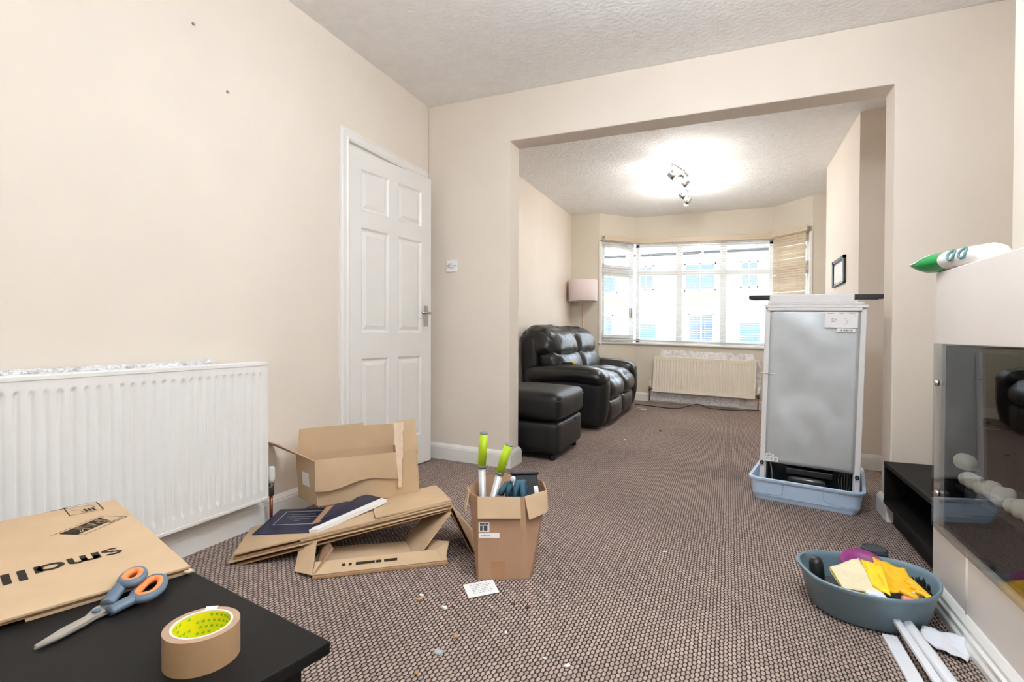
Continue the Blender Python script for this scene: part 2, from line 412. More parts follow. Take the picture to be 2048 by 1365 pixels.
# baseboards: swept moulding
PROF = [(0, 0), (0.019, 0), (0.019, 0.083), (0.016, 0.088), (0.016, 0.094), (0.012, 0.099), (0.006, 0.108), (0, 0.112)]
def sweep(path, prof, side=1, zf=None):
    P = [Vector((p[0], p[1], 0)) for p in path]; n = len(P); mb = MB(); vs = []
    for i in range(n):
        d0 = (P[i]-P[i-1]).normalized() if i > 0 else (P[1]-P[0]).normalized()
        d1 = (P[i+1]-P[i]).normalized() if i < n-1 else d0
        n0 = Vector((-d0.y, d0.x, 0))*side; n1 = Vector((-d1.y, d1.x, 0))*side
        mit = (n0+n1)/max(1e-6, (1+n0.dot(n1)))
        for (o, z) in prof:
            q = P[i]+mit*o; vs.append((q.x, q.y, z+(zf(P[i].x) if zf else 0)))
    k = len(prof); fs = []
    for i in range(n-1):
        for j in range(k): fs.append((i*k+j, i*k+(j+1) % k, (i+1)*k+(j+1) % k, (i+1)*k+j))
    fs.append(list(range(k))); fs.append([(n-1)*k+j for j in range(k)])
    return mb.add(vs, fs)
def base(name, path, side, label): struct(name, sweep(path, PROF, side, fz), 'gloss_white', label, 'baseboard')
base('baseboard_left', [(XL, YB), (XL, DY0-0.075)], -1, 'white baseboard along the left wall below the near radiator')
base('baseboard_middle_left', [(XL, YC0), (OX0, YC0), (OX0, YC1), (XL, YC1)], -1, 'white baseboard wrapping the pier beside the open white door')
base('baseboard_middle_right', [(XR, YC0), (OX1, YC0), (OX1, YC1), (XR, YC1)], 1, 'white baseboard wrapping the pier beside the black bench')
base('baseboard_far_left', [(XL, YC1), (XL, YF), BL, FL_, FR_, BR, (XR, YF)], -1, 'white baseboard around the far room and under the bay')
base('baseboard_far_right', [(XR, YC1), (XR, 4.51), (0.872, 4.51), (0.872, 5.92), (XR, 5.92), (XR, YF)], 1, 'white baseboard around the far chimney breast')

# unseen window, added to let more light into the near room
g = thing('added_window', 'white framed window added behind the viewer for extra light', 'window', ((GX0+GX1)/2, YB, 0)); g['kind'] = 'structure'
mb = MB()
for x in (GX0, (GX0+GX1)/2-0.03, GX1-0.06): mb.box(x, x+0.06, YB-0.08, YB-0.02, GB, GZ)
for z in (GB, GZ-0.06): mb.box(GX0, GX1, YB-0.08, YB-0.02, z, z+0.06)
obj('frame', mb, 'upvc', g, world=True)
for x0, x1 in ((GX0+0.06, (GX0+GX1)/2-0.03), ((GX0+GX1)/2+0.03, GX1-0.06)):
    obj('pane', MB().box(x0, x1, YB-0.055, YB-0.049, GB+0.06, GZ-0.06), 'window_glass', g, world=True)

# ------------------------------------------------------------------ bay windows (frames, panes) and sill
def window(name, label, A, B, divs, transom, casement=False):
    A = Vector((A[0], A[1], 0)); B = Vector((B[0], B[1], 0)); Lg = (B-A).length; t = (B-A).normalized(); nn = Vector((-t.y, t.x, 0))
    root = thing(name, label, 'window', (A+B)/2+Vector((0, 0, SILL))); root['kind'] = 'structure'
    def T(x, y, z):                                 # x along, y outwards, z up
        p = A+t*x+nn*y; return Vector((p.x, p.y, z+bz(p.x)))
    def bar(x0, x1, z0, z1, y0=0.03, y1=0.09):
        vs = [T(x, y, z) for z in (z0, z1) for y in (y0, y1) for x in (x0, x1)]
        return vs, [(0, 2, 3, 1), (4, 5, 7, 6), (0, 1, 5, 4), (2, 6, 7, 3), (0, 4, 6, 2), (1, 3, 7, 5)]
    z0, z1 = SILL+0.02, HEAD; fw = 0.055
    f = MB()
    f.add(*bar(0, fw, z0, z1)); f.add(*bar(Lg-fw, Lg, z0, z1)); f.add(*bar(0, Lg, z0, z0+fw)); f.add(*bar(0, Lg, z1-fw, z1))
    fo = obj('frame', f, 'upvc', root, world=True, bevel=0.006)
    xs = [fw]+[Lg*d for d in divs]+[Lg-fw]
    for d in divs: obj('mullion', MB().add(*bar(Lg*d-0.04, Lg*d+0.04, z0, z1, 0.02, 0.09)), 'upvc', root, world=True, bevel=0.006)
    obj('transom', MB().add(*bar(0.003, Lg-0.003, transom-0.035, transom+0.035, 0.026, 0.086)), 'upvc', root, world=True, bevel=0.006)
    cells = []
    for i in range(len(xs)-1):
        a = xs[i]+(0.04 if i > 0 else 0); b = xs[i+1]-(0.04 if i < len(xs)-2 else 0)
        cells += [(a, b, z0+fw, transom-0.035), (a, b, transom+0.035, z1-fw)]
    for (a, b, c, d) in cells:
        if casement:
            s = MB(); k = 0.045
            s.add(*bar(a, a+k, c, d, 0.015, 0.08)); s.add(*bar(b-k, b, c, d, 0.015, 0.08)); s.add(*bar(a, b, c, c+k, 0.015, 0.08)); s.add(*bar(a, b, d-k, d, 0.015, 0.08))
            sa = obj('sash', s, 'upvc', root, world=True, bevel=0.005)
            if d < 1.8: obj('latch', MB().add(*bar(b-0.03, b-0.015, c+0.28, c+0.42, -0.012, 0.015)), 'brass_dull', root, world=True)
        obj('pane', MB().add(*bar(a, b, c, d, 0.052, 0.058)), 'window_glass', root, world=True)
    return root, T, Lg
TR = 1.735
w1, T1, L1 = window('window_1', 'narrow left window of the bay beside the lamp', BL, FL_, [], TR, True)
w2, T2, L2 = window('window_2', 'wide front window of the bay with three lights', FL_, FR_, [0.335, 0.655], TR)
w3, T3, L3 = window('window_3', 'narrow right window of the bay behind the closed blind', FR_, BR, [], TR, True)
# sill board
mb = MB(); SP = [BL, FL_, FR_, BR]
prof = [(-0.09, SILL-0.002), (0.035, SILL-0.002), (0.035, SILL+0.022), (-0.09, SILL+0.022)]
struct('trim_1', sweep([(BL[0]-0.02, BL[1]), FL_, FR_, (BR[0]+0.02, BR[1])], prof, -1, bz), 'gloss_white', 'white window sill board running round the bay', 'window sill', bevel=0.006)
# white reveal boards at the bay mouth
struct('trim_2', MB().box(BL[0]-0.002, BL[0]+0.03, YF-0.012, YF+0.05, SILL+0.02, HEAD+0.02), 'gloss_white', 'white upright board at the left end of the bay window', 'trim', bevel=0.004)
struct('trim_3', MB().box(BR[0]-0.03, BR[0]+0.002, YF-0.012, YF+0.05, SILL, HEAD-0.03), 'gloss_white', 'white upright board at the right end of the bay window', 'trim', bevel=0.004)

# venetian blinds: every slat its own part
def blind(label, T, Lg, tilt, ztop, zbot, mt, inset0, inset1, val0, val1):
    root = thing('venetian_blind', label, 'blind', T(Lg/2, -0.03, ztop), group='wooden venetian blinds in the bay')
    loc = root.location.copy()
    me = None; pitch = 0.031; n = int((ztop-zbot)/pitch)
    ca, sa = math.cos(tilt), math.sin(tilt)
    for i in range(n):
        z = ztop-0.03-i*pitch
        if me is None:
            vs = []
            for x in (inset0, Lg-inset1):
                for (yy, th) in ((-0.0175, -0.001), (0.0175, -0.001), (0.0175, 0.001), (-0.0175, 0.001)):
                    vs.append(T(x, -0.035+yy*ca-th*sa, ztop-0.03+yy*sa+th*ca))
            mb = MB().add(vs, [(0, 1, 2, 3), (4, 7, 6, 5), (0, 4, 5, 1), (1, 5, 6, 2), (2, 6, 7, 3), (3, 7, 4, 0)])
            o = obj('slat', mb, mt, root, world=True); me = o.data
        else:
            o = bpy.data.objects.new('slat', me); COL.objects.link(o); o.parent = root; o.location = (0, 0, -i*pitch)
            if tilt > 0.5: o.location.z += random.uniform(-0.003, 0.003)
    def bar(x0, x1, z0, z1, y0, y1):
        vs = [T(x, y, z) for z in (z0, z1) for y in (y0, y1) for x in (x0, x1)]
        return vs, [(0, 2, 3, 1), (4, 5, 7, 6), (0, 1, 5, 4), (2, 6, 7, 3), (0, 4, 6, 2), (1, 3, 7, 5)]
    obj('headrail', MB().add(*bar(inset0, Lg-inset1, ztop-0.012, ztop+0.03, -0.06, -0.012)), mt, root, world=True)
    obj('valance', MB().add(*bar(val0, Lg-val1, ztop-0.005, ztop+0.062, -0.08, -0.066)), 'blind_wood', root, world=True, bevel=0.003)
    obj('bottom_rail', MB().add(*bar(inset0, Lg-inset1, zbot-0.012, zbot+0.006, -0.052, -0.018)), mt, root, world=True, bevel=0.003)
    for k in ((0.12, 0.5, 0.88) if Lg > 1 else (0.25, 0.7)):
        for yy in (-0.054, -0.016):
            obj('ladder_cord', MB().add(*bar(Lg*k-0.0012, Lg*k+0.0012, zbot, ztop, yy-0.001, yy+0.001)), 'slat_glare', root, world=True)
    return root
blind('open slatted blind over the narrow left bay window', T1, L1, 0.12, 2.135, 0.80, 'slat_glare', 0.05, 0.03, 0.04, 0.02)
blind('open slatted blind over the wide front bay window', T2, L2, 0.12, 2.135, 0.80, 'slat_glare', 0.02, 0.02, 0.0, 0.0)
blind('closed tan wooden blind over the right bay window', T3, L3, 1.27, 2.15, 0.80, 'blind_wood', 0.02, 0.06, -0.03, 0.0)
cdn = MB().tube([T2(1.62, -0.09, 2.13), T2(1.62, -0.09, 2.04)], 0.0015, 6).tube([T2(1.62, -0.09, 2.045), T2(1.62, -0.09, 2.005)], 0.006, 8)
tag(obj('cord_pull', cdn, 'brass_dull'), 'small dark cord pull hanging at the top right of the front window', 'cord pull')

# ------------------------------------------------------------------ door and architrave
arch = MB(); AW = 0.066
prof = [(0, 0), (0, 0.02), (0.012, 0.024), (0.02, 0.018), (0.05, 0.018), (0.056, 0.012), (AW, 0.01), (AW, 0)]
def archleg(pts):                                  # pts (y,z) inner edge line; profile (outward, proud)
    P = [Vector((0, p[0], p[1])) for p in pts]; vs = []; n = len(P); k = len(prof)
    for i in range(n):
        d0 = (P[i]-P[i-1]).normalized() if i else (P[1]-P[0]).normalized(); d1 = (P[i+1]-P[i]).normalized() if i < n-1 else d0
        n0 = Vector((0, -d0.z, d0.y)); n1 = Vector((0, -d1.z, d1.y)); mi = (n0+n1)/(1+n0.dot(n1))
        for (o, h) in prof:
            q = P[i]+mi*o; vs.append((XL+h, q.y, q.z))
    fs = [(i*k+j, i*k+(j+1) % k, (i+1)*k+(j+1) % k, (i+1)*k+j) for i in range(n-1) for j in range(k)]
    fs += [list(range(k)), [(n-1)*k+j for j in range(k)]]
    arch.add(vs, fs)
archleg([(DY0, fz(XL)), (DY0, DZ), (YC0-0.005-AW*0.3, DZ)])
struct('trim_4', arch, 'gloss_white', 'white moulded architrave around the door in the left wall', 'architrave')
mb = MB().box(XL-0.1, XL, DY0-0.001, DY0+0.025, 0, DZ).box(XL-0.1, XL, DY1-0.025, DY1+0.001, 0, DZ).box(XL-0.1, XL, DY0, DY1, DZ-0.025, DZ+0.001)
struct('trim_5', mb, 'gloss_white', 'white door lining inside the doorway', 'door frame')
DW, DH, DT = 0.762, 1.945, 0.036
door = thing('door_1', 'white six panel door standing slightly open in the left wall', 'door', (XL-0.002, DY0+0.012, 0.02), (0, 0, -math.radians(6.6)))
door['kind'] = 'structure'
# leaf in local coords: x = thickness (0 front face towards room), y along width, z up; built as stiles and rails around recessed panels
st, ml = 0.105, 0.085
cols = [(st, DW/2-ml/2), (DW/2+ml/2, DW-st)]
rows = [(0.20, 0.73), (0.885, 1.50), (1.60, DH-0.105)]
leaf = MB()
ys = [0]+[v for c in cols for v in c]+[DW]
zs = [0]+[v for c in rows for v in c]+[DH]
leaf.box(-DT, -0.012, 0, DW, 0, DH)
for i in range(len(ys)-1):
    for j in range(len(zs)-1):
        if i % 2 == 1 and j % 2 == 1: continue
        leaf.box(-0.0121, 0, ys[i], ys[i+1], zs[j], zs[j+1])
obj('door_leaf', leaf, 'gloss_white', door)
for (y0, y1) in cols:
    for (z0, z1) in rows:
        a, b = 0.018, 0.042; pm = MB()
        def loop(o, x): return [(x, y0+o, z0+o), (x, y1-o, z0+o), (x, y1-o, z1-o), (x, y0+o, z1-o)]
        vs = loop(-0.001, 0.0005)+loop(0.010, -0.009)+loop(a, -0.0105)+loop(b, -0.002)+loop(b, -0.002)
        fs = [(k*4+i, k*4+(i+1) % 4, k*4+4+(i+1) % 4, k*4+4+i) for k in range(3) for i in range(4)]+[(12, 13, 14, 15)]
        obj('door_panel', pm.add(vs, fs), 'gloss_white', door)
hd = obj('handle', MB().box(0, 0.008, DW-0.078, DW-0.036, 0.93, 1.07), 'steel', door, bevel=0.004)
obj('lever', MB().tube([(0.008, DW-0.057, 1.02), (0.04, DW-0.057, 1.02), (0.046, DW-0.075, 1.02), (0.046, DW-0.15, 1.018)], 0.0085, 10), 'chrome', hd, smooth=True)
for z in (0.25, 1.65): obj('hinge', MB().tube([(0.004, 0.0, z), (0.004, 0.0, z+0.08)], 0.006, 8), 'steel', door)

# light switch, hooks, sockets
sw = thing('light_switch', 'white square dimmer switch with round knob beside the door', 'switch', (-1.806, YC0, 1.378))
obj('plate', MB().box(-0.043, 0.043, -0.011, 0, -0.043, 0.043), 'upvc', sw, bevel=0.004)
kn = MB().lathe([(0.0165, 0), (0.0165, 0.014), (0.014, 0.017), (0.0, 0.017)], 20, Matrix.Translation((0, -0.011, 0)) @ Matrix.Rotation(PI/2, 4, 'X'))
obj('knob', kn, 'alu', sw, smooth=True)
for x in (-0.03, 0.03): obj('screw', MB().lathe([(0.004, 0), (0.004, 0.0015), (0, 0.002)], 10, Matrix.Translation((x, -0.011, 0)) @ Matrix.Rotation(PI/2, 4, 'X')), 'brass_dull', sw)
for (y, z, lb) in ((1.477, 2.141, 'small screw with a washer high on the left wall, the upper one'), (1.633, 1.935, 'small screw hole with plug on the left wall, the lower one')):
    T = Matrix.Translation((XL, y, z)) @ Matrix.Rotation(PI/2, 4, 'Y')
    n_ = thing('wall_screw', lb, 'screw', (XL, y, z), group='screws left in the wall')
    obj('washer', MB().lathe([(0.0065, 0), (0.0065, 0.002), (0.003, 0.003)], 14, T), 'brass_dull', n_, world=True)
    obj('screw_head', MB().lathe([(0.0035, 0), (0.004, 0.008), (0.0, 0.010)], 10, T), 'steel', n_, world=True)
sk = thing('wall_socket', 'white double socket low on the pier beside the sofa', 'socket', (-1.72, YF, 0.30))
obj('plate', MB().box(-0.073, 0.073, -0.012, 0, -0.043, 0.043), 'upvc', sk, bevel=0.004)
for x in (-0.036, 0.036): obj('plug', MB().box(x-0.02, x+0.02, -0.04, -0.012, -0.028, 0.02), 'black_plastic', sk, bevel=0.004)

# ------------------------------------------------------------------ radiators
def radiator(name, label, loc, rot, Lr, Hr, pitch, mt, depth=0.06):
    # local: x along the wall, y out of the wall (front at y=-depth), z up
    root = thing(name, label, 'radiator', loc, rot)
    n = int(Lr/pitch); marg = (Lr-n*pitch)/2
    xs = []; per = 10
    prof = [0, 0, 0, 0.06, 0.5, 1, 0.85, 0.35, 0.08, 0]
    xs = [(0, 0)]+[(marg+(i+j/per)*pitch, prof[j]) for i in range(n) for j in range(per)]+[(Lr-marg, 0), (Lr, 0)]
    zs = [(0, 0), (0.035, 0), (0.045, 0.15), (0.055, 0.8), (0.065, 1), (Hr-0.065, 1), (Hr-0.05, 0.9), (Hr-0.043, 0.1), (Hr-0.037, 0), (Hr, 0)]
    dp = 0.011; vs = []; fs = []
    for (z, e) in zs:
        for (x, g_) in xs: vs.append((x, -depth+dp*g_*e, z))
    k = len(xs)
    for j in range(len(zs)-1):
        for i in range(k-1): fs.append((j*k+i, j*k+i+1, (j+1)*k+i+1, (j+1)*k+i))
    obj('front_panel', MB().add(vs, fs), mt, root, smooth=True)
    obj('rim', MB().box(-0.004, Lr+0.004, -depth-0.003, -depth+0.012, Hr-0.012, Hr+0.003).box(-0.004, Lr+0.004, -depth-0.003, -depth+0.012, -0.004, 0.01)
        .box(-0.006, 0.003, -depth-0.003, -depth+0.014, -0.004, Hr+0.003).box(Lr-0.003, Lr+0.006, -depth-0.003, -depth+0.014, -0.004, Hr+0.003), mt, root, bevel=0.002)
    obj('back_panel', MB().box(0, Lr, -0.028, -0.016, 0.0, Hr), mt, root)
    for x in (0.0, Lr-0.004): obj('side_panel', MB().box(x, x+0.004, -depth+0.012, -0.016, 0.02, Hr), mt, root)
    gr = MB()
    for y in (-depth+0.012, -0.02): gr.box(0, Lr, y-0.003, y+0.003, Hr-0.006, Hr+0.004)
    q = 0.0
    while q < Lr: gr.box(q, q+0.012, -depth+0.012, -0.02, Hr-0.004, Hr+0.002); q += 0.024
    obj('top_grille', gr, mt, root)
    return root
RX = 0.36; RL = 1.405
r1 = radiator('radiator', 'large white ribbed panel radiator on the left wall', (XL, RX+RL, 0.15), (0, 0, -PI/2), RL, 0.615, 0.0361, 'rad_white', 0.08)
r1.rotation_euler = (0, 0, PI/2); r1.location = (XL, RX, 0.15)
# front faces +X: local -y maps to +x with rotation +90deg
def valve(root, x, side, body, cap, zf0, y=-0.04, pm='copper', knob=True):
    v = obj('valve', MB().tube([(x, y, 0.035), (x+side*0.045, y, 0.035)], 0.010, 10).tube([(x+side*0.045, y, 0.0), (x+side*0.045, y, 0.075)], 0.013, 12), body, root, smooth=True)
    if knob: obj('valve_cap', MB().lathe([(0.015, 0.06), (0.018, 0.075), (0.017, 0.125), (0.012, 0.135), (0, 0.135)], 14, Matrix.Translation((x+side*0.045, y, 0))), cap, v, smooth=True)
    obj('pipe', MB().tube([(x+side*0.045, y, 0.0), (x+side*0.045, y, zf0)], 0.0075, 10), pm, root, smooth=True)
valve(r1, RL, 1, 'brass_dull', 'rad_white', -0.15, -0.055)
R2L = 1.255
r2 = radiator('radiator', 'cream ribbed panel radiator hung crooked below the bay window', (-0.945, 7.40, 0.118), (0, 0.034, 0), R2L, 0.475, 0.0365, 'rad_cream', 0.09)
r2.location.z = 0.132
valve(r2, 0, -1, 'brass_dull', 'rad_cream', -0.135, -0.06)
valve(r2, R2L, 1, 'brass_dull', 'rad_cream', -0.15, -0.06)

# reflective foil behind the radiators
def foilmb(u0, u1, z0, z1, fn, wv=0.006, nu=60, nv=6, jag=0.006, seed=0):
    def f(u, v):
        x = u0+(u1-u0)*u; z = z0+(z1-z0)*v
        if v > 0.99: z += jag*noise.noise(Vector((x*22+seed, 3.1, 0)))*1.6
        d = wv*(noise.noise(Vector((x*14+seed, z*20, 1.7)))+1)
        return fn(x, z, d)
    return MB().grid(f, nu, nv)
f1 = thing('foil_sheet', 'crinkled silver foil showing above the large white radiator', 'foil', (XL, 1.0, 0.2), group='radiator foil')
obj('foil', foilmb(0.45, 1.56, 0.2, 0.785, lambda x, z, d: (XL+0.004+d, x, z), seed=4, nu=110), 'foil', f1, world=True, solid=0.001)
f2 = thing('foil_sheet', 'silver and white foil panels around the crooked cream radiator', 'foil', (-0.34, 7.42, 0.0), group='radiator foil')
yb = 7.42
def tiltz(x): return -0.034*(x+0.34)
obj('foil', foilmb(-0.86, 0.31, 0.10, 0.675, lambda x, z, d: (x, yb-0.006-d, z+tiltz(x)), seed=9, nu=70, jag=0.012), 'foil', f2, world=True, solid=0.001)
obj('foil', foilmb(0.31, 0.385, 0.14, 0.60, lambda x, z, d: (x+0.02*noise.noise(Vector((z*9, 0, 0))), yb-0.006-d, z+tiltz(x)), seed=12, nu=8, nv=24), 'foil', f2, world=True, solid=0.001)
for i, (a, b, lo) in enumerate(((-0.985, -0.862, 0.035), (-0.855, -0.645, 0.03), (-0.64, -0.555, 0.028), (-0.55, -0.495, 0.03), (-0.49, -0.412, 0.028), (-0.407, -0.28, 0.024), (-0.275, 0.135-0.255, 0.026), (0.215, 0.31, 0.06))):
    if i == 6: a, b = -0.275, 0.13
    mbq = foilmb(a, b, lo-0.012+fz((a+b)/2)-tiltz((a+b)/2), 0.20, lambda x, z, d: (x, yb-0.03-d*0.7, z+tiltz(x)+(0.006*noise.noise(Vector((x*20, 5, 0))) if z < 0.05 else 0)), seed=20+i, nu=10, nv=6)
    obj('foil_panel', mbq, 'foil', f2, world=True, solid=0.004)

# ------------------------------------------------------------------ ceiling spotlight bar (far room, switched on)
lt = thing('ceiling_spotlight', 'chrome zigzag spotlight bar with lit bulbs on the far ceiling', 'ceiling light', (-0.44, 5.55, CEIL))
path = smoothloop([(-0.487, 4.99, 2.455), (-0.43, 5.15, 2.452), (-0.395, 5.30, 2.452), (-0.43, 5.55, 2.452), (-0.453, 5.75, 2.452), (-0.419, 6.0, 2.455)], 6, False)
obj('bar', MB().tube(path, 0.010, 8), 'chrome', lt, world=True, smooth=True)
obj('ceiling_plate', MB().lathe([(0.055, 0), (0.055, -0.018), (0.03, -0.03), (0, -0.03)], 24, Matrix.Translation((-0.437, 5.60, CEIL))).tube([(-0.437, 5.60, 2.50), (-0.437, 5.60, 2.452)], 0.009, 8), 'chrome', lt, world=True, smooth=True)
heads = [((-0.50, 5.12, 2.45), (0.75, 0.25, -0.55)), ((-0.405, 5.43, 2.45), (-0.7, 0.2, -0.6)), ((-0.465, 5.90, 2.45), (0.75, 0.3, -0.5)), ((-0.43, 6.15, 2.45), (-0.55, 0.45, -0.7))]
bulbs = []
for (p, d) in heads:
    p = Vector(p); d = Vector(d).normalized(); p.x *= 0.975; p.y *= 0.975; ARM = Vector((0, 0, 0.105)); T = Matrix.Translation(p-ARM) @ d.to_track_quat('Z', 'Y').to_matrix().to_4x4()
    obj('spot_arm', MB().tube([p, p-ARM], 0.006, 8), 'chrome', lt, world=True, smooth=True)
    hd = obj('spot_head', MB().lathe([(0.012, -0.045), (0.024, -0.035), (0.028, 0.0), (0.034, 0.028), (0.032, 0.028), (0.02, 0.0)], 18, T, cap=False), 'chrome', lt, world=True, smooth=True)
    obj('bulb', MB().lathe([(0.010, 0.0), (0.022, 0.022), (0.024, 0.036), (0.016, 0.05), (0.0, 0.054)], 14, T, cap=False), 'bulb_glow', hd, world=True, smooth=True)
    bl = bpy.data.lights.new('bulb_light', 'POINT'); bl.energy = SPOT; bl.color = (1.0, 0.97, 0.94); bl.shadow_soft_size = 0.03
    bo = bpy.data.objects.new('bulb_light', bl); COL.objects.link(bo); bo.location = p-ARM+d*0.075

# opal globe pendant, added above the view to brighten the near room
emis('fill_globe_glow', (240, 247, 255), FILL_GLOBE)
pg_ = thing('added_pendant', 'white opal globe lamp added above the view as fill, lit', 'pendant lamp', (-0.05, 1.58, CEIL))
obj('globe_shade', MB().lathe([(0.115*math.sin(k*PI/14)+0.001, -0.27-0.115*math.cos(k*PI/14)) for k in range(15)], 28), 'fill_globe_glow', pg_, smooth=True)
obj('cord', MB().tube([(0, 0, 0), (0, 0, -0.16)], 0.004, 8), 'white_pvc', pg_)
obj('ceiling_rose', MB().lathe([(0.045, 0), (0.045, -0.02), (0.02, -0.04)], 20), 'white_pvc', pg_, smooth=True)
# floor lamp added out of view, throwing fill light onto the ceiling
emis('fill_uplight_glow', (250, 250, 250), 8.0)
pd = thing('added_uplighter', 'white upward floor lamp added out of view as fill, lit', 'floor lamp', (0.50, 0.40, fz(0.50)))
obj('base', MB().lathe([(0.14, 0), (0.14, 0.02), (0.02, 0.03)], 28), 'white_pvc', pd)
obj('pole', MB().tube([(0, 0, 0.02), (0, 0, 1.60)], 0.012, 10), 'white_pvc', pd, smooth=True)
obj('bowl', MB().lathe([(0.02, 1.58), (0.09, 1.60), (0.16, 1.66), (0.19, 1.72), (0.184, 1.72), (0.15, 1.67), (0.08, 1.615), (0.0, 1.61)], 28, cap=False), 'white_pvc', pd, smooth=True)
obj('lamp_disc', MB().lathe([(0.0, 1.64), (0.06, 1.64)], 20, cap=False), 'fill_uplight_glow', pd)
ul = bpy.data.lights.new('fill_uplight', 'AREA'); ul.shape = 'DISK'; ul.size = 0.3; ul.energy = FILL_UPLIGHT; ul.color = (0.80, 0.91, 1.0); ul.spread = math.radians(152)
uo = bpy.data.objects.new('fill_uplight', ul); COL.objects.link(uo); uo.location = (0.50, 0.40, fz(0.50)+1.70); uo.rotation_euler = (PI, 0, 0)

# ------------------------------------------------------------------ floor lamp
lp = thing('floor_lamp', 'slim copper floor lamp with pale pink drum shade in the far corner', 'floor lamp', (-1.79, 6.80, fz(-1.79)))
obj('base', MB().lathe([(0.125, 0), (0.125, 0.018), (0.115, 0.024), (0, 0.024)], 32), 'rose_copper', lp, smooth=False, bevel=0.003)
obj('pole', MB().tube([(0, 0, 0.02), (0, 0, 1.50)], 0.0085, 12), 'rose_copper', lp, smooth=True)
obj('lamp_shade', MB().lathe([(0.188, 1.335), (0.19, 1.338), (0.19, 1.61), (0.188, 1.612), (0.185, 1.61), (0.185, 1.338)], 48, cap=False).add([], []), 'lamp_pink', lp, smooth=True)
obj('shade_ring', MB().tube([(-0.185, 0, 1.59), (0.185, 0, 1.59)], 0.003, 6).tube([(0, -0.185, 1.59), (0, 0.185, 1.59)], 0.003, 6), 'steel', lp)
obj('bulb', MB().lathe([(0.012, 1.48), (0.014, 1.50), (0.03, 1.54), (0.022, 1.57), (0, 1.58)], 16), 'paper', lp, smooth=True)

# ------------------------------------------------------------------ sofa (two seat recliner, faces +X)
SX0, SX1, SY0, SY1 = -1.93, -1.09, 4.84, 6.72
ymid = (SY0+SY1)/2
sofa = thing('recliner_sofa', 'black leather two seat recliner sofa against the far left wall', 'sofa', (-1.5, ymid, fz(-1.5)), (0, 0.012, 0))
def spart(name, mb, mt='leather', **k): return obj(name, mb, mt, sofa, world=False, smooth=True, **k)
hw = (SY1-SY0)/2; AWD = 0.27
# local coords: x from -0.43 (back) to +0.42 (front); y from -hw to hw
spart('base', MB().rbox(0.36, hw-0.06, 0.11, 0.04, (-0.04, 0, 0.15), 8), 'leather_matt')
for s in (-1, 1):
    yc = s*(hw-AWD/2)
    def warp(p, s=s):                               # side panel: front edge bows out, lower at the back
        return (p.x+0.03*math.sin((p.z+0.2)*3.0)*(p.x > 0.2), p.y, p.z)
    spart('arm_panel', MB().rbox(0.40, AWD/2-0.025, 0.245, 0.07, (0.01, yc, 0.265), 12, (0.02, 0.015, 0), 0.006, 7, warp=warp, seed=s*3.1), 'leather_matt')
    def padw(p):
        return (p.x, p.y, p.z-0.05*max(0, p.x-0.18)**1.0*2.0-0.03*max(0, -p.x-0.2))
    spart('arm_pad', MB().rbox(0.40, AWD/2+0.012, 0.075, 0.07, (0.03, yc, 0.505), 14, (0.015, 0.01, 0.03), 0.010, 10, (1, 1.6, 1), warp=padw, seed=s*7.7))
for k, s in enumerate((-1, 1)):
    yc = s*(hw-AWD)/2; wy = (hw-AWD)/2-0.004
    def seatw(p): return (p.x, p.y, p.z-0.10*max(0, p.x-0.12)**1.0)
    spart('seat_cushion', MB().rbox(0.315, wy, 0.125, 0.11, (0.13, yc, 0.375), 16, (0.035, 0, 0.045), 0.012, 9, (0.7, 2.2, 0.7), warp=seatw, seed=k*5.3))
    spart('footrest_panel', MB().rbox(0.05, wy-0.005, 0.115, 0.045, (0.375, yc, 0.15), 12, (0.03, 0, 0), 0.010, 11, (0.7, 2.0, 0.6), seed=k*9.1))
    def lean(p): return (p.x-0.26*p.z, p.y, p.z)
    yb_ = s*(hw-0.09)/2; wb_ = (hw-0.09)/2+0.004
    spart('lumbar_cushion', MB().rbox(0.13, wb_-0.01, 0.16, 0.10, (-0.15, yb_, 0.585), 16, (0.05, 0, 0.0), 0.014, 9, (1, 2.2, 0.8), warp=lean, seed=k*4.4+1))
    spart('headrest_cushion', MB().rbox(0.165, wb_, 0.168, 0.125, (-0.262, yb_, 0.815), 18, (0.06, 0, 0.012), 0.022, 9, (1, 2.0, 0.9), warp=lean, seed=k*6.6+2))
    spart('back_shell', MB().rbox(0.085, wb_+0.01, 0.34, 0.07, (-0.340, yb_, 0.56), 10, (0, 0, 0), 0.004, 8, warp=lambda p: (p.x-0.05*p.z, p.y, p.z), seed=k), 'leather_matt')
spart('recliner_lever', MB().rbox(0.05, 0.006, 0.02, 0.006, (0.06, -hw+0.004, 0.37), 4), 'black_plastic')
spart('pull_cable', MB().tube([(-0.25, -hw+0.02, 0.46), (-0.2, -hw+0.005, 0.40), (-0.17, -hw+0.0, 0.33)], 0.003, 6), 'stitch')
# things lying on the near arm
kn = thing('craft_knife', 'black and yellow handled knife lying on the near sofa arm', 'knife', (-1.47, 5.00, 0.606), (0, 0.02, 0.25))
obj('handle', MB().rbox(0.055, 0.012, 0.010, 0.008, (0, 0, 0.010), 4), 'black_plastic', kn, smooth=True)
obj('handle_tip', MB().rbox(0.016, 0.013, 0.011, 0.008, (0.066, 0, 0.011), 4), 'yellow_bright', kn, smooth=True)
obj('blade', MB().prism([(-0.055, -0.007), (-0.055, 0.007), (-0.15, 0.0)], 0.009, 0.011), 'steel', kn)

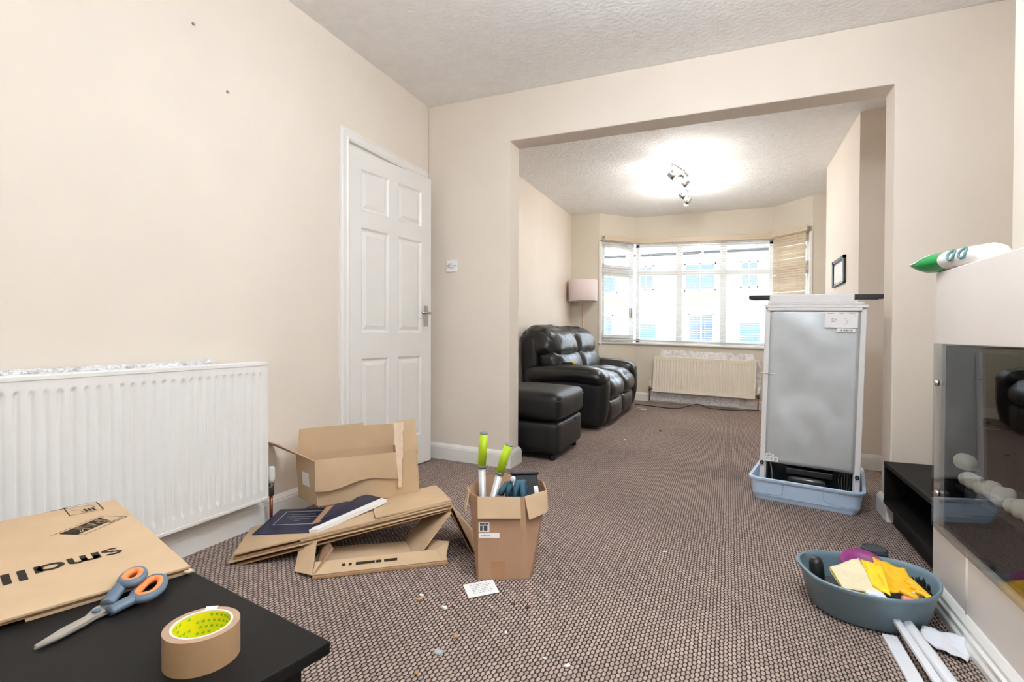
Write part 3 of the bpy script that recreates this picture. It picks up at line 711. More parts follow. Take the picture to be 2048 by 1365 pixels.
# ------------------------------------------------------------------ ottoman
ot = thing('storage_ottoman', 'black leather storage footstool in front of the sofa', 'footstool', (-1.435, 3.90, fz(-1.435)), (0, 0.02, 0))
obj('base_box', MB().rbox(0.315, 0.335, 0.118, 0.035, (0, 0, 0.158), 10, (0.006, 0.006, 0), 0.003, 7), 'leather_matt', ot, smooth=True)
lid = obj('cushion_lid', MB().rbox(0.325, 0.345, 0.102, 0.05, (0, 0, 0.382), 12, (0.012, 0.012, 0.028), 0.004, 7), 'leather_matt', ot, smooth=True)
sm = MB()
c = [(-0.31, -0.337), (0.31, -0.337), (0.317, -0.33), (0.317, 0.33), (0.31, 0.337), (-0.31, 0.337), (-0.317, 0.33), (-0.317, -0.33)]
obj('seam', MB().tube([(x*1.035, y*1.035, 0.432) for x, y in c], 0.003, 6, closed=True), 'stitch', lid, smooth=True)
obj('pull_tab', MB().sheet([(0.335, 0.0, 0.275), (0.345, 0.05, 0.275), (0.35, 0.045, 0.245), (0.343, 0.005, 0.245)], 0.004), 'leather_matt', lid)
for sx in (-1, 1):
    for sy in (-1, 1): obj('foot', MB().lathe([(0.02, 0.0), (0.024, 0.006), (0.024, 0.042)], 14, Matrix.Translation((sx*0.26, sy*0.28, 0))), 'black_plastic', ot, smooth=True)

# ------------------------------------------------------------------ fridge in its tray
FA = math.radians(-10.5); fd = Vector((math.cos(FA), math.sin(FA), 0)); fn = Vector((-fd.y, fd.x, 0))
ft0 = Vector((0.142, 3.374, 0))
tr = thing('plastic_tray', 'pale blue plastic litter tray holding the upright fridge', 'tray', (ft0.x, ft0.y, fz(0.38)), (0, TILT*0.9, FA))
def traybody():
    mb = MB()
    def lp_(x0, x1, y0, y1, r, z, n=6):
        out = []
        for (cx, cy, a0) in ((x1-r, y0+r, -PI/2), (x1-r, y1-r, 0), (x0+r, y1-r, PI/2), (x0+r, y0+r, PI)):
            for i in range(n+1):
                a = a0+i*PI/2/n; out.append((cx+r*math.cos(a), cy+r*math.sin(a), z))
        return out
    W_, D_ = 0.51, 0.62
    rings = [lp_(0.004, W_-0.004, 0.004, D_-0.004, 0.04, 0.0), lp_(0, W_, 0, D_, 0.045, 0.006), lp_(-0.006, W_+0.006, -0.006, D_+0.006, 0.045, 0.032), lp_(-0.010, W_+0.010, -0.010, D_+0.010, 0.045, 0.034), lp_(-0.021, W_+0.021, -0.021, D_+0.021, 0.05, 0.122),
             lp_(-0.031, W_+0.031, -0.031, D_+0.031, 0.055, 0.123), lp_(-0.033, W_+0.033, -0.033, D_+0.033, 0.055, 0.135), lp_(-0.028, W_+0.028, -0.028, D_+0.028, 0.052, 0.139), lp_(-0.016, W_+0.016, -0.016, D_+0.016, 0.048, 0.137),
             lp_(-0.002, W_+0.002, -0.002, D_+0.002, 0.04, 0.03), lp_(0.012, W_-0.012, 0.012, D_-0.012, 0.03, 0.008)]
    k = len(rings[0]); vs = [p for r_ in rings for p in r_]; fs = []
    for i in range(len(rings)-1):
        for j in range(k): fs.append((i*k+j, i*k+(j+1) % k, (i+1)*k+(j+1) % k, (i+1)*k+j))
    fs.append(list(range(k))[::-1]); fs.append([(len(rings)-1)*k+j for j in range(k)])
    return mb.add(vs, fs)
obj('tray_body', traybody(), 'tub_blue', tr, auto=40)
def onface(x, z): return (x, -0.0105-0.011*(z-0.034)/0.088-0.0006, z)
for pts in ([(0.0, 0.045), (0.10, 0.045), (0.135, 0.05), (0.15, 0.068), (0.152, 0.12)], [(0.51, 0.045), (0.42, 0.045), (0.365, 0.052), (0.352, 0.07), (0.35, 0.12)]):
    obj('moulded_line', MB().tube(smoothloop([onface(*p) for p in pts], 5, False), 0.0014, 6), 'tub_line', tr, smooth=True)

FW, FD, FH = 0.495, 0.50, 1.105
o0 = ft0+fd*0.020+fn*0.045
fr = thing('fridge', 'white fridge turned with its grey metal back to the room, standing in a blue tray', 'fridge', (o0.x, o0.y, fz(0.40)+0.012), (0, 0.026, FA))
# local: x across the back, y away from the viewer, z up
body = MB().box(0, FW, 0.10, FD-0.05, 0, FH).box(0, 0.028, 0, 0.101, 0, FH).box(FW-0.028, FW, 0, 0.101, 0, FH).box(0.027, FW-0.027, 0.012, 0.101, 0.225, FH)
obj('cabinet', body, 'fridge_white', fr, bevel=0.004)
def dent(u, v):
    x = 0.026+(FW-0.052)*u; z = 0.205+(FH-0.215)*v
    e = min(1, 6*u, 6*(1-u), 10*v, 10*(1-v))
    return (x, 0.004-0.022*e*(0.6*noise.noise(Vector((x*5, z*3.2, 0.4)))+0.4*noise.noise(Vector((x*11+4, z*7, 2.0)))), z)
obj('back_panel', MB().grid(dent, 20, 40), 'galv', fr, smooth=True, solid=0.002)
obj('top_trim', MB().box(-0.006, FW+0.006, -0.012, 0.05, FH, FH+0.018).box(0.012, FW-0.02, -0.012, 0.05, FH-0.016, FH+0.0005).box(0.012, FW-0.012, -0.010, 0.05, FH+0.0175, FH+0.030), 'fridge_white', fr, bevel=0.004)
for x in (0.06, 0.385): obj('trim_clip', MB().box(x, x+0.044, -0.015, -0.010, FH+0.002, FH+0.012), 'fridge_white', fr, bevel=0.002)
obj('worktop', MB().box(0.02, FW-0.06, 0.0, 0.30, FH+0.030, FH+0.078).box(0.02, FW-0.06, 0.30, FD, FH+0.030, FH+0.064), 'fridge_white', fr, bevel=0.006)
obj('fridge_door', MB().box(0, FW, FD-0.045, FD, 0.03, FH), 'fridge_white', fr, bevel=0.006)
dk = MB().box(0.03, FW-0.03, 0.09, 0.099, 0.0, 0.224)
obj('compressor_bay', dk, 'fridge_dark', fr)
cp = obj('compressor', MB().rbox(0.10, 0.035, 0.06, 0.03, (0.24, 0.045, 0.085), 8), 'black_plastic', fr, smooth=True)
obj('evaporation_tray', MB().box(0.14, 0.37, 0.012, 0.085, 0.15, 0.185), 'black_plastic', fr, bevel=0.004)
tb = MB()
for i in range(5): tb.tube(smoothloop([(0.40+0.012*i, 0.05, 0.01), (0.405+0.01*i, 0.03+0.006*i, 0.08), (0.395+0.014*i, 0.05, 0.15), (0.41+0.008*i, 0.06, 0.2)], 4, False), 0.0016, 6)
obj('pipework', tb, 'brass_dull', fr, smooth=True)
obj('pipework', MB().tube(smoothloop([(0.06, 0.05, 0.02), (0.065, 0.04, 0.12), (0.05, 0.05, 0.2)], 5, False), 0.004, 6).tube(smoothloop([(0.33, 0.03, 0.12), (0.25, 0.012, 0.128), (0.19, 0.03, 0.12)], 5, False), 0.004, 6), 'steel', fr, smooth=True)
obj('bay_liner', MB().box(0.028, 0.034, 0.005, 0.10, 0, 0.21).box(FW-0.034, FW-0.028, 0.005, 0.10, 0, 0.21), 'galv', fr)
for (x, z) in ((0.012, 0.20), (FW-0.014, 0.19)):
    ft_ = obj('rubber_stop', MB().tube([(x, 0.0, z), (x, -0.016, z)], 0.0105, 14), 'black_rubber', fr)
    obj('screw', MB().tube([(x, -0.016, z), (x, -0.018, z)], 0.004, 8), 'steel', ft_)
obj('cable_clip', MB().tube([(-0.012, -0.004, 0.725), (0.06, -0.004, 0.722)], 0.0022, 6), 'steel', fr)
def sticker(x0, x1, z0, z1, name='label_sticker', y=-0.0105, rot=0):
    return obj(name, MB().box(x0, x1, y, y+0.0006, z0, z1), 'paper', fr)
s1 = sticker(0.30, 0.455, FH-0.108, FH-0.022)
mk = MB()
for (x, z, a) in ((0.312, FH-0.032, 0.032), (0.37, FH-0.032, 0.02), (0.415, FH-0.032, 0.026), (0.33, FH-0.062, 0.012), (0.35, FH-0.066, 0.01), (0.33, FH-0.075, 0.016), (0.395, FH-0.06, 0.008), (0.40, FH-0.072, 0.01), (0.398, FH-0.082, 0.012), (0.395, FH-0.09, 0.006), (0.44, FH-0.045, 0.006)):
    mk.box(x, x+a, -0.0112, -0.0106, z, z+0.0018)
mk.tube([(0.345+0.010*math.cos(a*PI/6), -0.0110, FH-0.066+0.010*math.sin(a*PI/6)) for a in range(12)], 0.0006, 4, closed=True)
obj('print', mk, 'ink_soft', s1)
s2 = sticker(0.36, 0.445, FH-0.131, FH-0.112)
bc = MB()
for i in range(26):
    if random.random() < 0.62: bc.box(0.374+i*0.0024, 0.374+i*0.0024+0.0016, -0.0112, -0.0106, FH-0.126, FH-0.1175)
obj('barcode', bc, 'ink', s2)
s3 = sticker(0.028, 0.098, 0.214, 0.243)
bc = MB()
for i in range(12):
    if random.random() < 0.7: bc.box(0.058+i*0.0028, 0.058+i*0.0028+0.0018, -0.0112, -0.0106, 0.221, 0.235)
for z in (0.234, 0.229, 0.224): bc.box(0.034, 0.052, -0.0112, -0.0106, z, z+0.0018)
obj('barcode', bc, 'ink_soft', s3)
for (x, z) in ((0.037, 0.252), (0.052, 0.256), (0.069, 0.251)): obj('round_sticker', MB().tube([(x, -0.0098, z), (x, -0.0104, z)], 0.0068, 16), 'paper', fr)
# black plank lying across the fridge top
pk = o0+fd*0.245+fn*0.42
bar = thing('shelf_plank', 'long black plank lying across the top of the fridge', 'plank', (pk.x, pk.y, 1.1195), (0, 0.026, FA))
obj('plank', MB().prism([(-0.365, -0.04), (0.365, -0.04), (0.365, 0.04), (-0.365, 0.04)], 0.005, 0.031), 'black_plastic', bar, bevel=0.003)
obj('plank_lip', MB().box(-0.35, 0.34, -0.036, 0.036, 0.0, 0.0049), 'dark_slate', bar)

# picture frame on the far chimney breast (leaning a little)
pf = thing('picture_frame', 'empty black photo frame with dotted border on the far chimney breast', 'picture frame', (0.872, 5.215, 1.44), (math.radians(0), 0, 0))
ph, pw = 0.112, 0.262
mb = MB()
for (y0, y1, z0, z1) in ((-pw, pw, ph-0.025, ph), (-pw, pw, -ph, -ph+0.006), (-pw, -pw+0.05, -ph, ph), (pw-0.05, pw, -ph, ph)): mb.box(-0.018, 0, y0, y1, z0, z1)
obj('frame', mb, 'black_plastic', pf)
obj('mount', MB().box(-0.008, -0.004, -pw+0.05, pw-0.05, -ph+0.006, ph-0.025), 'paper', pf)
dm = MB()
for i in range(8):
    y = -pw+0.075+i*(2*pw-0.15)/7
    for z in (-ph+0.02, ph-0.036): dm.box(-0.0092, -0.008, y-0.012, y+0.012, z-0.004, z+0.004)
obj('dotted_border', dm, 'ink', pf)

# ------------------------------------------------------------------ black low bench in the alcove
bn = thing('media_bench', 'low black open shelf bench in the alcove beside the fire', 'bench', (1.0, 2.75, fz(1.0)), (0, 0, 0))
BZ = 0.246; by0, by1 = 2.15, 3.245; bx0 = 0.748
by0 = 2.43
obj('top_board', MB().box(bx0, 1.27, by0, by1, BZ-0.022, BZ), 'black_wood', bn, world=True, bevel=0.002)
obj('bottom_board', MB().box(bx0, 1.27, by0, by1, 0.030, 0.050), 'black_wood', bn, world=True, bevel=0.002)
obj('end_panel', MB().box(bx0+0.002, 1.268, by1-0.02, by1-0.001, 0.0505, BZ-0.0225), 'black_wood', bn, world=True)
obj('end_panel', MB().box(bx0+0.002, 1.268, by0+0.001, by0+0.02, 0.0505, BZ-0.0225), 'black_wood', bn, world=True)
obj('back_panel', MB().box(1.255, 1.265, by0+0.02, by1-0.02, 0.0505, BZ-0.0225), 'black_wood', bn, world=True)
obj('plinth', MB().box(0.79, 1.24, by0+0.02, by1-0.01, fz(0.95)+0.002, 0.0295), 'black_wood', bn, world=True)

# ------------------------------------------------------------------ fire surround with glass fronted fire
FX = 0.712; FY1 = 2.41; FY0 = 0.95; FTOP = 1.13
su = thing('fire_surround', 'white boxed fire surround standing out from the chimney breast', 'fireplace', (0.83, 1.68, fz(0.8)))
CXs = CX-0.003
mb = MB().box(FX, CXs, FY0, FY1, fz(0.8), 0.20).box(FX, CXs, FY0, FY1, 0.865, FTOP).box(FX, CXs, 2.35, FY1, 0.2, 0.865).box(FX, CXs, FY0, 1.05, 0.2, 0.865)
obj('casing', mb, 'fire_white', su, world=True, bevel=0.003)
obj('sealant_bead', MB().tube([(FX-0.001, 2.10, 0.0), (FX-0.001, 2.10, 0.20)], 0.0045, 8), 'gloss_white', su, world=True, smooth=True)
skp = [(0, 0), (0.036, 0), (0.036, 0.022), (0.029, 0.03), (0.029, 0.045), (0.02, 0.05), (0.02, 0.062), (0.006, 0.076), (0, 0.078)]
obj('skirting', sweep([(FX, FY0), (FX, FY1), (CX-0.03, FY1)], [(a, b) for a, b in skp], 1, lambda x: -0.072), 'gloss_white', su, world=True)
fi = thing('electric_fire', 'black glass fronted electric fire with white pebbles set into the surround', 'fire', (FX, 1.7, 0.2))
obj('fire_box', MB().box(CX-0.012, CX-0.002, 1.055, 2.345, 0.205, 0.86).box(FX+0.012, CX-0.012, 2.33, 2.345, 0.205, 0.86).box(FX+0.012, CX-0.012, 1.055, 1.07, 0.205, 0.86).box(FX+0.012, CX-0.012, 1.07, 2.33, 0.845, 0.86).box(FX+0.012, CX-0.012, 1.07, 2.33, 0.205, 0.22), 'fire_black', fi, world=True)
obj('pebble_ledge', MB().box(FX+0.035, CX-0.015, 1.08, 2.32, 0.36, 0.372), 'fire_black', fi, world=True)
obj('glass_panel', MB().box(FX-0.014, FX-0.008, 1.02, 2.38, 0.196, 0.868), 'fire_glass', fi, world=True)
for (y, z) in ((2.325, 0.727), (2.305, 0.335)):
    sc_ = obj('glass_screw', MB().lathe([(0.0105, 0), (0.0115, 0.003), (0.0115, 0.010), (0.008, 0.013), (0, 0.0135)], 18, Matrix.Translation((FX-0.014, y, z)) @ Matrix.Rotation(-PI/2, 4, 'Y')), 'chrome', fi, world=True, smooth=True)
random.seed(11)
peb = [(2.325, 0.045, 0.028, 0.452, 0.035), (2.30, 0.033, 0.024, 0.395, 0.02), (2.245, 0.036, 0.026, 0.40, 0.024), (2.185, 0.033, 0.023, 0.392, 0.01), (2.12, 0.034, 0.032, 0.408, 0.02), (2.10, 0.03, 0.018, 0.386, 0.0),
       (2.05, 0.036, 0.03, 0.403, 0.02), (2.0, 0.033, 0.02, 0.392, 0.0), (1.94, 0.036, 0.027, 0.40, 0.01), (1.87, 0.034, 0.024, 0.396, 0.02), (1.80, 0.037, 0.028, 0.40, 0.01), (1.72, 0.034, 0.025, 0.397, 0.02)]
plabs = ['white pebble at the far end of the fire, on top', 'white pebble under the topmost end pebble in the fire', 'third white pebble from the far end of the fire', 'fourth white pebble from the far end of the fire', 'tall white pebble in the middle of the fire row', 'flat white pebble below the tall one in the fire', 'white pebble at the right edge of the photo in the fire', 'eighth white pebble from the far end of the fire', 'ninth white pebble from the far end of the fire', 'tenth white pebble from the far end of the fire', 'second white pebble from the near end of the fire', 'white pebble at the near end of the fire']
for i, (y, rl, rh, z, dx) in enumerate(peb):
    q = MB().rbox(0.026+0.006*random.random(), rl*0.80, rh, min(rh, 0.026, rl*0.8)*0.95, (0, 0, 0), 8, (0, 0, 0), 0.006, 30, seed=i*3.3)
    pb = obj('pebble', q, 'stone_white', None, smooth=True); pb.location = (FX+0.075-dx*0.3, y, z if i == 0 else 0.372+rh); pb.rotation_euler = (random.uniform(-.15, .15), 0, random.uniform(-.4, .4))
    tag(pb, plabs[i], 'pebble', 'white pebbles in the fire')

# packet lying on the surround
pkt = thing('wipes_packet', 'green and white plastic packet poking over the corner of the fire surround', 'packet', (0.75, 2.02, FTOP), (0, 0, 0))
a = Vector((0.684, 2.480, FTOP+0.0355)); b = Vector((0.802, 2.14, FTOP+0.0355)); ax = (b-a); ln = ax.length; ax.normalize(); sd = Vector((-ax.y, ax.x, 0)).normalized(); upv = Vector((0, 0, 1))
def packet(t0, t1, n):
    def f(u, v):
        t = t0+(t1-t0)*u; an = 2*PI*v
        e = math.sin(min(1, t/0.20)*PI/2)**0.6 if t < 0.30 else (1 if t < 0.9 else math.cos((t-0.9)/0.1*PI/2)**0.5)
        wd = 0.055*(0.75+0.25*e)*(1 if t < 0.9 else max(0.001, e)); hh = 0.0335*e+0.0004
        p = a+ax*ln*t+sd*wd*math.cos(an)+upv*hh*math.sin(an)*(1+0.10*noise.noise(Vector((t*20, an*2, 0))))
        return p
    return MB().grid(f, n, 20)
obj('green_end', packet(0.0, 0.44, 16), 'packet_green', pkt, world=True, smooth=True)
obj('white_body', packet(0.44, 1.0, 24), 'packet_white', pkt, world=True, smooth=True)
obj('seal_fin', MB().sheet([a+sd*0.048+ax*0.012, a-sd*0.048+ax*0.012, a-sd*0.046-ax*0.006, a+sd*0.046-ax*0.006], 0.0015), 'packet_green', pkt, world=True)
def onpk(t, an, off=0.001):
    e = math.sin(min(1, t/0.20)*PI/2)**0.6; wd = 0.055*(0.75+0.25*e)+off; hh = 0.0335*e+off
    return a+ax*ln*t+sd*wd*math.cos(an)+upv*(hh*math.sin(an))
for t in (0.62, 0.76):
    pts = [onpk(t+0.040*math.cos(k*PI/8), PI-0.25+0.5*math.sin(k*PI/8), 0.0045) for k in range(16)]
    pts2 = [onpk(t+0.040*math.cos(k*PI/8), -0.25+0.5*math.sin(k*PI/8), 0.0045) for k in range(16)]
    obj('printed_letter', MB().tube(pts, 0.004, 5, closed=True), 'dark_teal', pkt, world=True, smooth=True)
obj('white_streak', MB().tube(smoothloop([onpk(0.02, PI-0.2), onpk(0.12, PI-0.1), onpk(0.2, PI-0.5), onpk(0.26, PI-1.0)], 5, False), 0.0022, 5), 'packet_white', pkt, world=True, smooth=True)

# ------------------------------------------------------------------ black table (near left)
TZ = 0.42
ta = math.atan2(0.195, -0.981)-PI                  # local -x runs along the far edge, local -y towards the viewer
tbl = thing('coffee_table', 'black wooden coffee table in the near left corner', 'table', (-0.566, 0.641, fz(-0.9)), (0, 0, ta))
z0 = -fz(-0.9)
obj('table_top', MB().box(-1.12, 0, -0.58, 0, z0+TZ-0.020, z0+TZ), 'black_wood', tbl, bevel=0.003)
obj('apron', MB().box(-1.06, -0.06, -0.52, -0.06, z0+TZ-0.075, z0+TZ-0.0205), 'black_wood', tbl)
for (x, y) in ((-0.085, -0.085), (-1.085, -0.085), (-0.085, -0.545), (-1.085, -0.545)):
    obj('leg', MB().box(x, x+0.055, y, y+0.055, 0.0, z0+TZ-0.0205), 'black_wood', tbl, bevel=0.002)
# dust specks on the table top are a feature of its finish; flat-packed carton lying on it
e1 = Vector((-0.583, 0.206, 0)).normalized()
ba = math.atan2(e1.y, e1.x)-PI                     # local -x along the right edge (away from the viewer to the left)
cb = thing('flat_carton', 'flat folded cardboard carton printed small, lying on the black table', 'cardboard', (-0.98, 0.713, TZ+0.0005), (0, 0, ba))
BT = 0.0165
obj('carton_layer', MB().box(-0.618, 0, -0.47, 0, BT-0.0055, BT), 'card', cb, bevel=0.0012)
obj('carton_layer', MB().box(-0.612, -0.004, -0.465, -0.002, BT-0.0105, BT-0.006), 'card_edge', cb)
obj('carton_layer', MB().box(-0.60, -0.003, -0.24, -0.001, 0, BT-0.011).box(-0.60, -0.05, -0.47, -0.25, 0, BT-0.011), 'card', cb, bevel=0.001)
obj('torn_corner', MB().sheet([(0.0, -0.012, BT-0.008), (0.006, -0.004, BT-0.009), (0.004, 0.006, BT-0.010), (-0.012, 0.002, BT-0.008)], 0.003), 'card_torn', cb)
# lettering: reading direction local -y, letters' tops towards +x
def prm(mb, ox, oy, name, mt='ink'):
    q = MB(); T = Matrix.Translation((ox, oy, BT+0.0004)) @ Matrix.Rotation(-PI/2, 4, 'Z')
    q.add(mb.v, mb.f, T); return obj(name, q, mt, cb)
lw = 0.0125
def arc(cx, cy, rx, ry, a0, a1, n=14): return [(cx+rx*math.cos(a0+(a1-a0)*i/n), cy+ry*math.sin(a0+(a1-a0)*i/n)) for i in range(n+1)]
sm = MB(); xh = 0.040
ribbon(sm, arc(0.015, xh*0.745, 0.012, 0.0075, 0.5, PI*1.5)+arc(0.015, xh*0.255, 0.012, 0.0075, PI/2, -PI+0.5), lw*0.66)
x0 = 0.041
ribbon(sm, [(x0, 0), (x0, xh)], lw)
ribbon(sm, [(x0, xh*0.45)]+arc(x0+0.010, xh-0.012, 0.010, 0.008, PI, 0, 10)+[(x0+0.020, 0)], lw*0.8)
ribbon(sm, [(x0+0.020, xh*0.45)]+arc(x0+0.030, xh-0.012, 0.010, 0.008, PI, 0, 10)+[(x0+0.040, 0)], lw*0.8)
x0 = 0.112
ribbon(sm, arc(x0, xh/2, 0.0165, xh/2-0.005, 0, 2*PI, 26), lw*0.8)
ribbon(sm, [(x0+0.0185, 0), (x0+0.0185, xh)], lw*0.9)
ribbon(sm, [(x0+0.042, 0), (x0+0.042, 0.060)], lw); ribbon(sm, [(x0+0.064, 0), (x0+0.064, 0.060)], lw)
wp = Matrix.Rotation(-ba, 4, 'Z') @ Matrix.Translation((0.98, -0.713, 0))
def tolocal(x, y): v = wp @ Vector((x, y, 0)); return v.x, v.y
bx_, by_ = tolocal(-1.208, 0.716)
prm(sm, bx_, by_, 'print_small')
# slanted stamp with PAK
st_ = Matrix.Rotation(math.radians(37), 4, 'Z')
pxk, pyk = tolocal(-1.444, 0.825)
SWD, SHT = 0.120, 0.060
stp = MB()
fr_ = [(0, 0), (SWD, 0), (SWD, SHT), (0, SHT), (0, 0)]
for i in range(4): ribbon(stp, [fr_[i], fr_[i+1]], 0.0022)
stp.add([(0.014, 0, 0), (SWD, 0, 0), (SWD, SHT*0.74, 0), (0.030, SHT*0.74, 0)], [(0, 1, 2, 3)])
q = MB(); q.add(stp.v, stp.f, st_); prm(q, pxk, pyk, 'print_stamp')
lt_ = text_mb('PAK', 0.050, 0.95); q = MB(); q.add(lt_.v, lt_.f, Matrix.Translation((0, 0, 0.0003)) @ st_ @ Matrix.Translation((0.026, 0.004, 0)) @ Matrix.Diagonal((0.94, 1.05, 1, 1)))
for dx in (-0.0008, 0.0008):                        # doubled to make the letters bold
    q2 = MB(); q2.add(q.v, q.f, Matrix.Translation((dx, 0, 0))); prm(q2, pxk, pyk, 'print_letters', 'card')
lt_ = text_mb('STORE', 0.013, 1.0); q = MB(); q.add(lt_.v, lt_.f, Matrix.Translation((0, 0, 0.0003)) @ st_ @ Matrix.Translation((0.006, SHT*0.79, 0)))
prm(q, pxk, pyk, 'print_letters')
ln_ = MB(); random.seed(5)
t = 0.0
while t < 0.135:
    d_ = random.uniform(0.004, 0.011); ribbon(ln_, [(t, -0.008), (t+d_, -0.008)], 0.0022); t += d_+0.003
q = MB(); q.add(ln_.v, ln_.f, st_); prm(q, pxk, pyk, 'print_line')
# hand symbol in a frame
hx_, hy_ = tolocal(-1.585, 0.885)
hb = MB(); fr2 = [(0, 0), (0.068, 0), (0.068, 0.088), (0, 0.088), (0, 0)]
for i in range(4): ribbon(hb, [fr2[i], fr2[i+1]], 0.0024)
ribbon(hb, [(0.06, 0.02), (0.052, 0.012), (0.03, 0.018), (0.016, 0.03), (0.012, 0.05), (0.022, 0.06), (0.04, 0.056), (0.06, 0.04)], 0.002)
for k in range(3): ribbon(hb, [(0.018+0.008*k, 0.05), (0.016+0.008*k, 0.076)], 0.004)
ribbon(hb, [(0.012, 0.064), (0.044, 0.070)], 0.003); ribbon(hb, [(0.012, 0.076), (0.04, 0.08)], 0.003)
prm(hb, hx_, hy_, 'print_hand')

# scissors
sc = thing('scissors', 'grey and orange handled scissors lying on the black table', 'scissors', (-0.975, 0.55, TZ))
z1_ = TZ+0.004
bl1 = [(-0.956, 0.449), (-0.972, 0.492), (-0.978, 0.528), (-0.994, 0.550), (-0.996, 0.563), (-0.985, 0.572), (-0.964, 0.560), (-0.964, 0.538), (-0.957, 0.517), (-0.951, 0.480), (-0.951, 0.449)]
obj('blade', MB().prism(bl1, z1_+0.0026, z1_+0.005), 'steel', sc, world=True, bevel=0.0006)
obj('blade', MB().prism([(x+0.004+0.02*(y-0.5), y-0.002) for x, y in bl1], z1_, z1_+0.0024), 'steel', sc, world=True)
obj('pivot_screw', MB().lathe([(0.0062, 0), (0.0062, 0.0022), (0.004, 0.0032), (0, 0.0032)], 16, Matrix.Translation((-0.978, 0.545, z1_+0.005))), 'scissor_grey', sc, world=True, smooth=True)
L1p = [(-1.015, 0.607), (-1.032, 0.624), (-1.038, 0.641), (-1.027, 0.649), (-1.008, 0.641), (-0.990, 0.623), (-0.987, 0.610), (-0.998, 0.602)]
L2p = [(-0.969, 0.599), (-0.984, 0.618), (-1.0, 0.642), (-1.003, 0.658), (-0.990, 0.664), (-0.969, 0.653), (-0.947, 0.631), (-0.938, 0.612), (-0.942, 0.599), (-0.953, 0.593)]
for (lp2, shank, dz) in ((L1p, [(-1.008, 0.608), (-0.998, 0.588), (-0.986, 0.566)], 0.026), (L2p, [(-0.957, 0.596), (-0.957, 0.575), (-0.957, 0.553)], 0.012)):
    zc = TZ+dz if lp2 is L1p else TZ+dz
    pts = smoothloop([(x, y, zc) for x, y in lp2], 5)
    h_ = obj('handle', MB().tube(pts, 0.0075, 10, closed=True, sq=0.95).tube(smoothloop([(shank[0][0], shank[0][1], zc), (shank[1][0], shank[1][1], (zc+TZ+0.009)/2), (shank[2][0], shank[2][1], TZ+0.009)], 6, False), [0.0115]*4+[0.012]*4+[0.0118]*5, 12, sq=0.7), 'scissor_grey', sc, world=True, smooth=True)
    c_ = sum((Vector(p) for p in pts), Vector())/len(pts)
    inn = [c_+(p-c_)*0.80+Vector((0, 0, 0.0016)) for p in pts]
    obj('finger_grip', MB().tube(inn, 0.0062, 8, closed=True, sq=1.1), 'scissor_orange', h_, world=True, smooth=True)

# tape roll
tp = thing('tape_roll', 'roll of brown parcel tape with yellow core lying on the black table', 'tape', (-0.712, 0.536, TZ))
RO, RI, TH = 0.050, 0.0405, 0.049
obj('tape_winding', MB().lathe([(RI, 0.0), (RO, 0.0), (RO, TH)], 64, cap=False), 'tape_brown', tp, smooth=False, auto=30)
obj('tape_face', MB().lathe([(RO, TH), (RI, TH)], 64, cap=False), 'tape_side', tp)
cr = obj('core_ring', MB().lathe([(RI, 0), (RI, TH+0.0008), (RI-0.0028, TH+0.0008), (RI-0.003, 0.001)], 64, cap=False), 'tape_core', tp, auto=30)
obj('core_lining', MB().lathe([(RI-0.0032, 0.001), (RI-0.0034, TH-0.001)], 64, cap=False), 'tape_yellow', cr, smooth=True)
obj('core_disc', MB().lathe([(RI-0.003, 0.0012), (0, 0.0012)], 48, cap=False), 'tape_yellow', cr)
pr = MB(); random.seed(3)
for row in range(5):
    zz = 0.008+row*0.0085
    for k in range(30):
        a_ = k*2*PI/30+row*0.1
        if random.random() < 0.75:
            R_ = RI-0.0042
            p0 = Vector((R_*math.cos(a_), R_*math.sin(a_), zz)); p1 = Vector((R_*math.cos(a_+0.11), R_*math.sin(a_+0.11), zz)); u_ = Vector((0, 0, 0.0042))
            pr.add([p0, p1, p1+u_*random.uniform(.5, 1), p0+u_], [(0, 1, 2, 3)])
obj('core_print', pr, 'tape_green', cr)
obj('tape_end', MB().sheet([(-0.030, 0.026, TH), (-0.016, 0.0365, TH), (-0.020, 0.0425, TH+0.003), (-0.034, 0.033, TH+0.003)], 0.0006), 'paper', tp)

# ------------------------------------------------------------------ cardboard pile on the floor
def bil(A, B, C, D, s, t):                          # A front left, B front right, C back right, D back left
    return A*(1-s)*(1-t)+B*s*(1-t)+C*s*t+D*(1-s)*t
def warped(A, B, C, D, th, s0=0., s1=1., t0=0., t1=1., nu=14, nv=6, dn=0.0, wob=0.003, seed=0.0, jag=0.0):
    A, B, C, D = map(Vector, (A, B, C, D)); mb = MB()
    def f(u, v):
        s = s0+(s1-s0)*u; t = t0+(t1-t0)*v
        p = bil(A, B, C, D, s, t); p = p+Vector((0, 0, dn+wob*noise.noise(Vector((s*4+seed, t*3, 0)))))
        if jag and v < 0.01: p += Vector((0.01, 0.012, 0))*jag*noise.noise(Vector((s*30+seed, 0, 0)))
        return p
    g1 = MB().grid(f, nu, nv); g2 = MB().grid(lambda u, v: f(u, v)-Vector((0, 0, th)), nu, nv)
    mb.add(g1.v, g1.f); mb.add(g2.v, [x[::-1] for x in g2.f])
    ring = [i for i in range(nu+1)]+[(j)*(nu+1)+nu for j in range(1, nv+1)]+[nv*(nu+1)+i for i in range(nu-1, -1, -1)]+[j*(nu+1) for j in range(nv-1, 0, -1)]
    k = len(g1.v); m_ = len(ring)
    mb.f += [(ring[i], ring[i]+k, ring[(i+1) % m_]+k, ring[(i+1) % m_]) for i in range(m_)]
    return mb
A0, A1, A2, A3 = Vector((-1.755, 1.452, 0.045)), Vector((-1.075, 1.945, 0.190)), Vector((-1.335, 2.245, 0.150)), Vector((-1.945, 1.70, 0.040))
